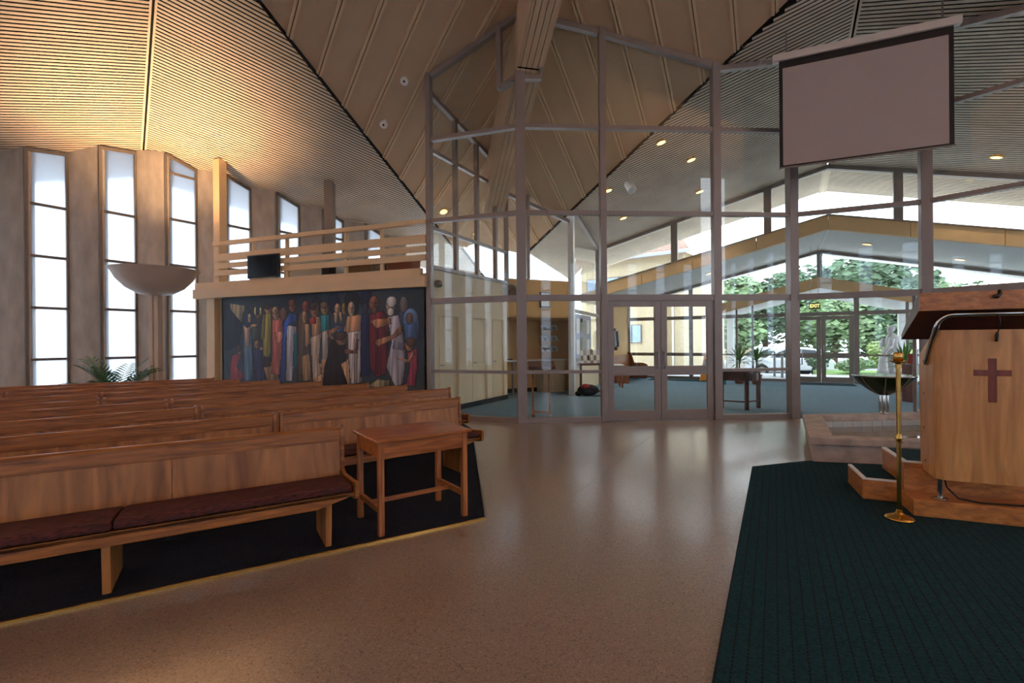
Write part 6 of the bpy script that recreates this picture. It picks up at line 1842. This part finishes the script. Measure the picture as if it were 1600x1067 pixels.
for k, (px, Y, lb) in enumerate(((1210, 20.0, 'steel bollard outside the lobby window, nearer the cars'), (1222, 19.4, 'steel bollard outside the lobby window, nearer the doors'))):
    q = at(px, 560, Y); q.z = -.03
    t = thing('bollard', q, lb, 'bollard', 'bollards outside')
    MB().tube([q, q + V(0, 0, 1.0), q + V(0, 0, 1.03)], [.05, .05, .02], 12).build('post', 'steel', t, smooth=True)
    MB().lathe([(.09, 0), (.09, .02), (.05, .03)], q, 14).build('flange', 'steel', t)

# cream building across the yard
HA = V(3.9, 26.9, -.38); HB = V(8.3, 23.4, -.38)
hd = (HB - HA).normalized(); hn = V(hd.y, -hd.x, 0)
if hn.y > 0: hn = -hn
hL = (HB - HA).length
bld = thing('neighbour_building', HA, 'cream two storey building with a red tiled roof across the yard', 'building')
MB().prism([HA, HB, HB - hn * 7, HA - hn * 7], V(0, 0, 6.2)).build('walls', 'building_cream', bld)
eaveA, eaveB = HA + V(0, 0, 6.1), HB + V(0, 0, 6.1)
ov = 0.5
r0_ = [eaveA - hd * ov + hn * ov, eaveB + hd * ov + hn * ov, eaveB + hd * ov - hn * 3.5 + V(0, 0, 1.7) - hd * 2.0, eaveA - hd * ov - hn * 3.5 + V(0, 0, 1.7)]
rf_ = MB().prism(r0_, V(0, 0, 0.12)).build('roof', 'roof_tile', bld)
for k in range(14):
    # tile courses up the slope
    f0 = (k + .5) / 14
    a = r0_[0].lerp(r0_[3], f0) + V(0, 0, .13); b = r0_[1].lerp(r0_[2], f0) + V(0, 0, .13)
    MB().bar(a, b, 0.22, 0.04).build('tile_course', 'roof_tile', rf_)
MB().prism([eaveB + hd * ov + hn * ov, eaveB + hd * ov - hn * 7.5, eaveB + hd * ov - hn * 3.5 + V(0, 0, 1.7) - hd * 2.0], V(0, 0, 0.12)).build('roof_hip', 'roof_tile', bld)
MB().bar(eaveA - hd * ov + hn * (ov + .04), eaveB + hd * ov + hn * (ov + .04), 0.12, 0.14).build('gutter', 'grey_fence', bld)
MB().tube([HB - hd * .5 + hn * .06, HB - hd * .5 + hn * .06 + V(0, 0, 6.1)], .05, 8).build('downpipe', 'white_paint', bld)
for k in range(4):
    s0_ = 0.35 + k * 0.98
    o = HA + hd * s0_ + V(0, 0, 3.9)
    f_ = MB().para(o, hd * .94, hn * 0.06, V(0, 0, 1.35)).build('window', 'window_rail', bld)
    MB().para(o + hd * .05 + hn * .06 + V(0, 0, .05), hd * .84, hn * .012, V(0, 0, 1.25)).build('pane', 'sky_glass', f_)
# ground floor: projecting bay with louvre window and a handrail
o = HA + hd * 2.5 + V(0, 0, 1.75)
lw_ = MB().para(o, hd * 1.0, hn * .06, V(0, 0, .95)).build('louvre_window', 'dark_metal', bld)
for k in range(7):
    MB().para(o + hd * .05 + hn * .05 + V(0, 0, .06 + k * .125), hd * .42, hn * .06, V(0, 0, .09)).build('louvre', 'sky_glass', lw_)
MB().para(o + hd * .52 + hn * .05 + V(0, 0, .05), hd * .43, hn * .02, V(0, 0, .85)).build('pane', 'sky_glass', lw_)
MB().para(HA + hd * 3.9 , hd * .9, hn * .5, V(0, 0, 4.0)).build('bay', 'building_cream', bld)
hr_ = thing('handrail', HA + hd * 2.6 + hn * 1.4, 'bent steel handrail before the cream building', 'handrail')
q = HA + hd * 2.6 + hn * 1.4
MB().tube([q, q + V(0, 0, 1.35), q + V(.05, 0, 1.4), q + hd * .55 + V(0, 0, 1.4), q + hd * .75 + V(0, 0, 1.1), q + hd * .75], .025, 8).build('tube', 'dark_metal', hr_, smooth=True)
MB().lathe([(.07, 0), (.07, .015), (.03, .02)], q, 12).build('flange', 'dark_metal', hr_)
# second, farther cream house seen through the exit door
h2 = thing('distant_house', (19.5, 45, -.4), 'pale house beyond the trees left of the exit doors', 'house')
MB().box(15.5, 22.5, 45, 50, -.4, 5.2).build('walls', 'building_cream', h2)
MB().prism([V(15.2, 44.7, 5.2), V(22.8, 44.7, 5.2), V(22.8, 47.5, 7.0), V(15.2, 47.5, 7.0)], V(0, 0, .15)).build('roof', 'roof_tile', h2)
for x in (16.6, 19.4):
    MB().box(x, x + 1.5, 44.93, 45.0, 1.2, 2.6).build('window', 'car_glass', h2)
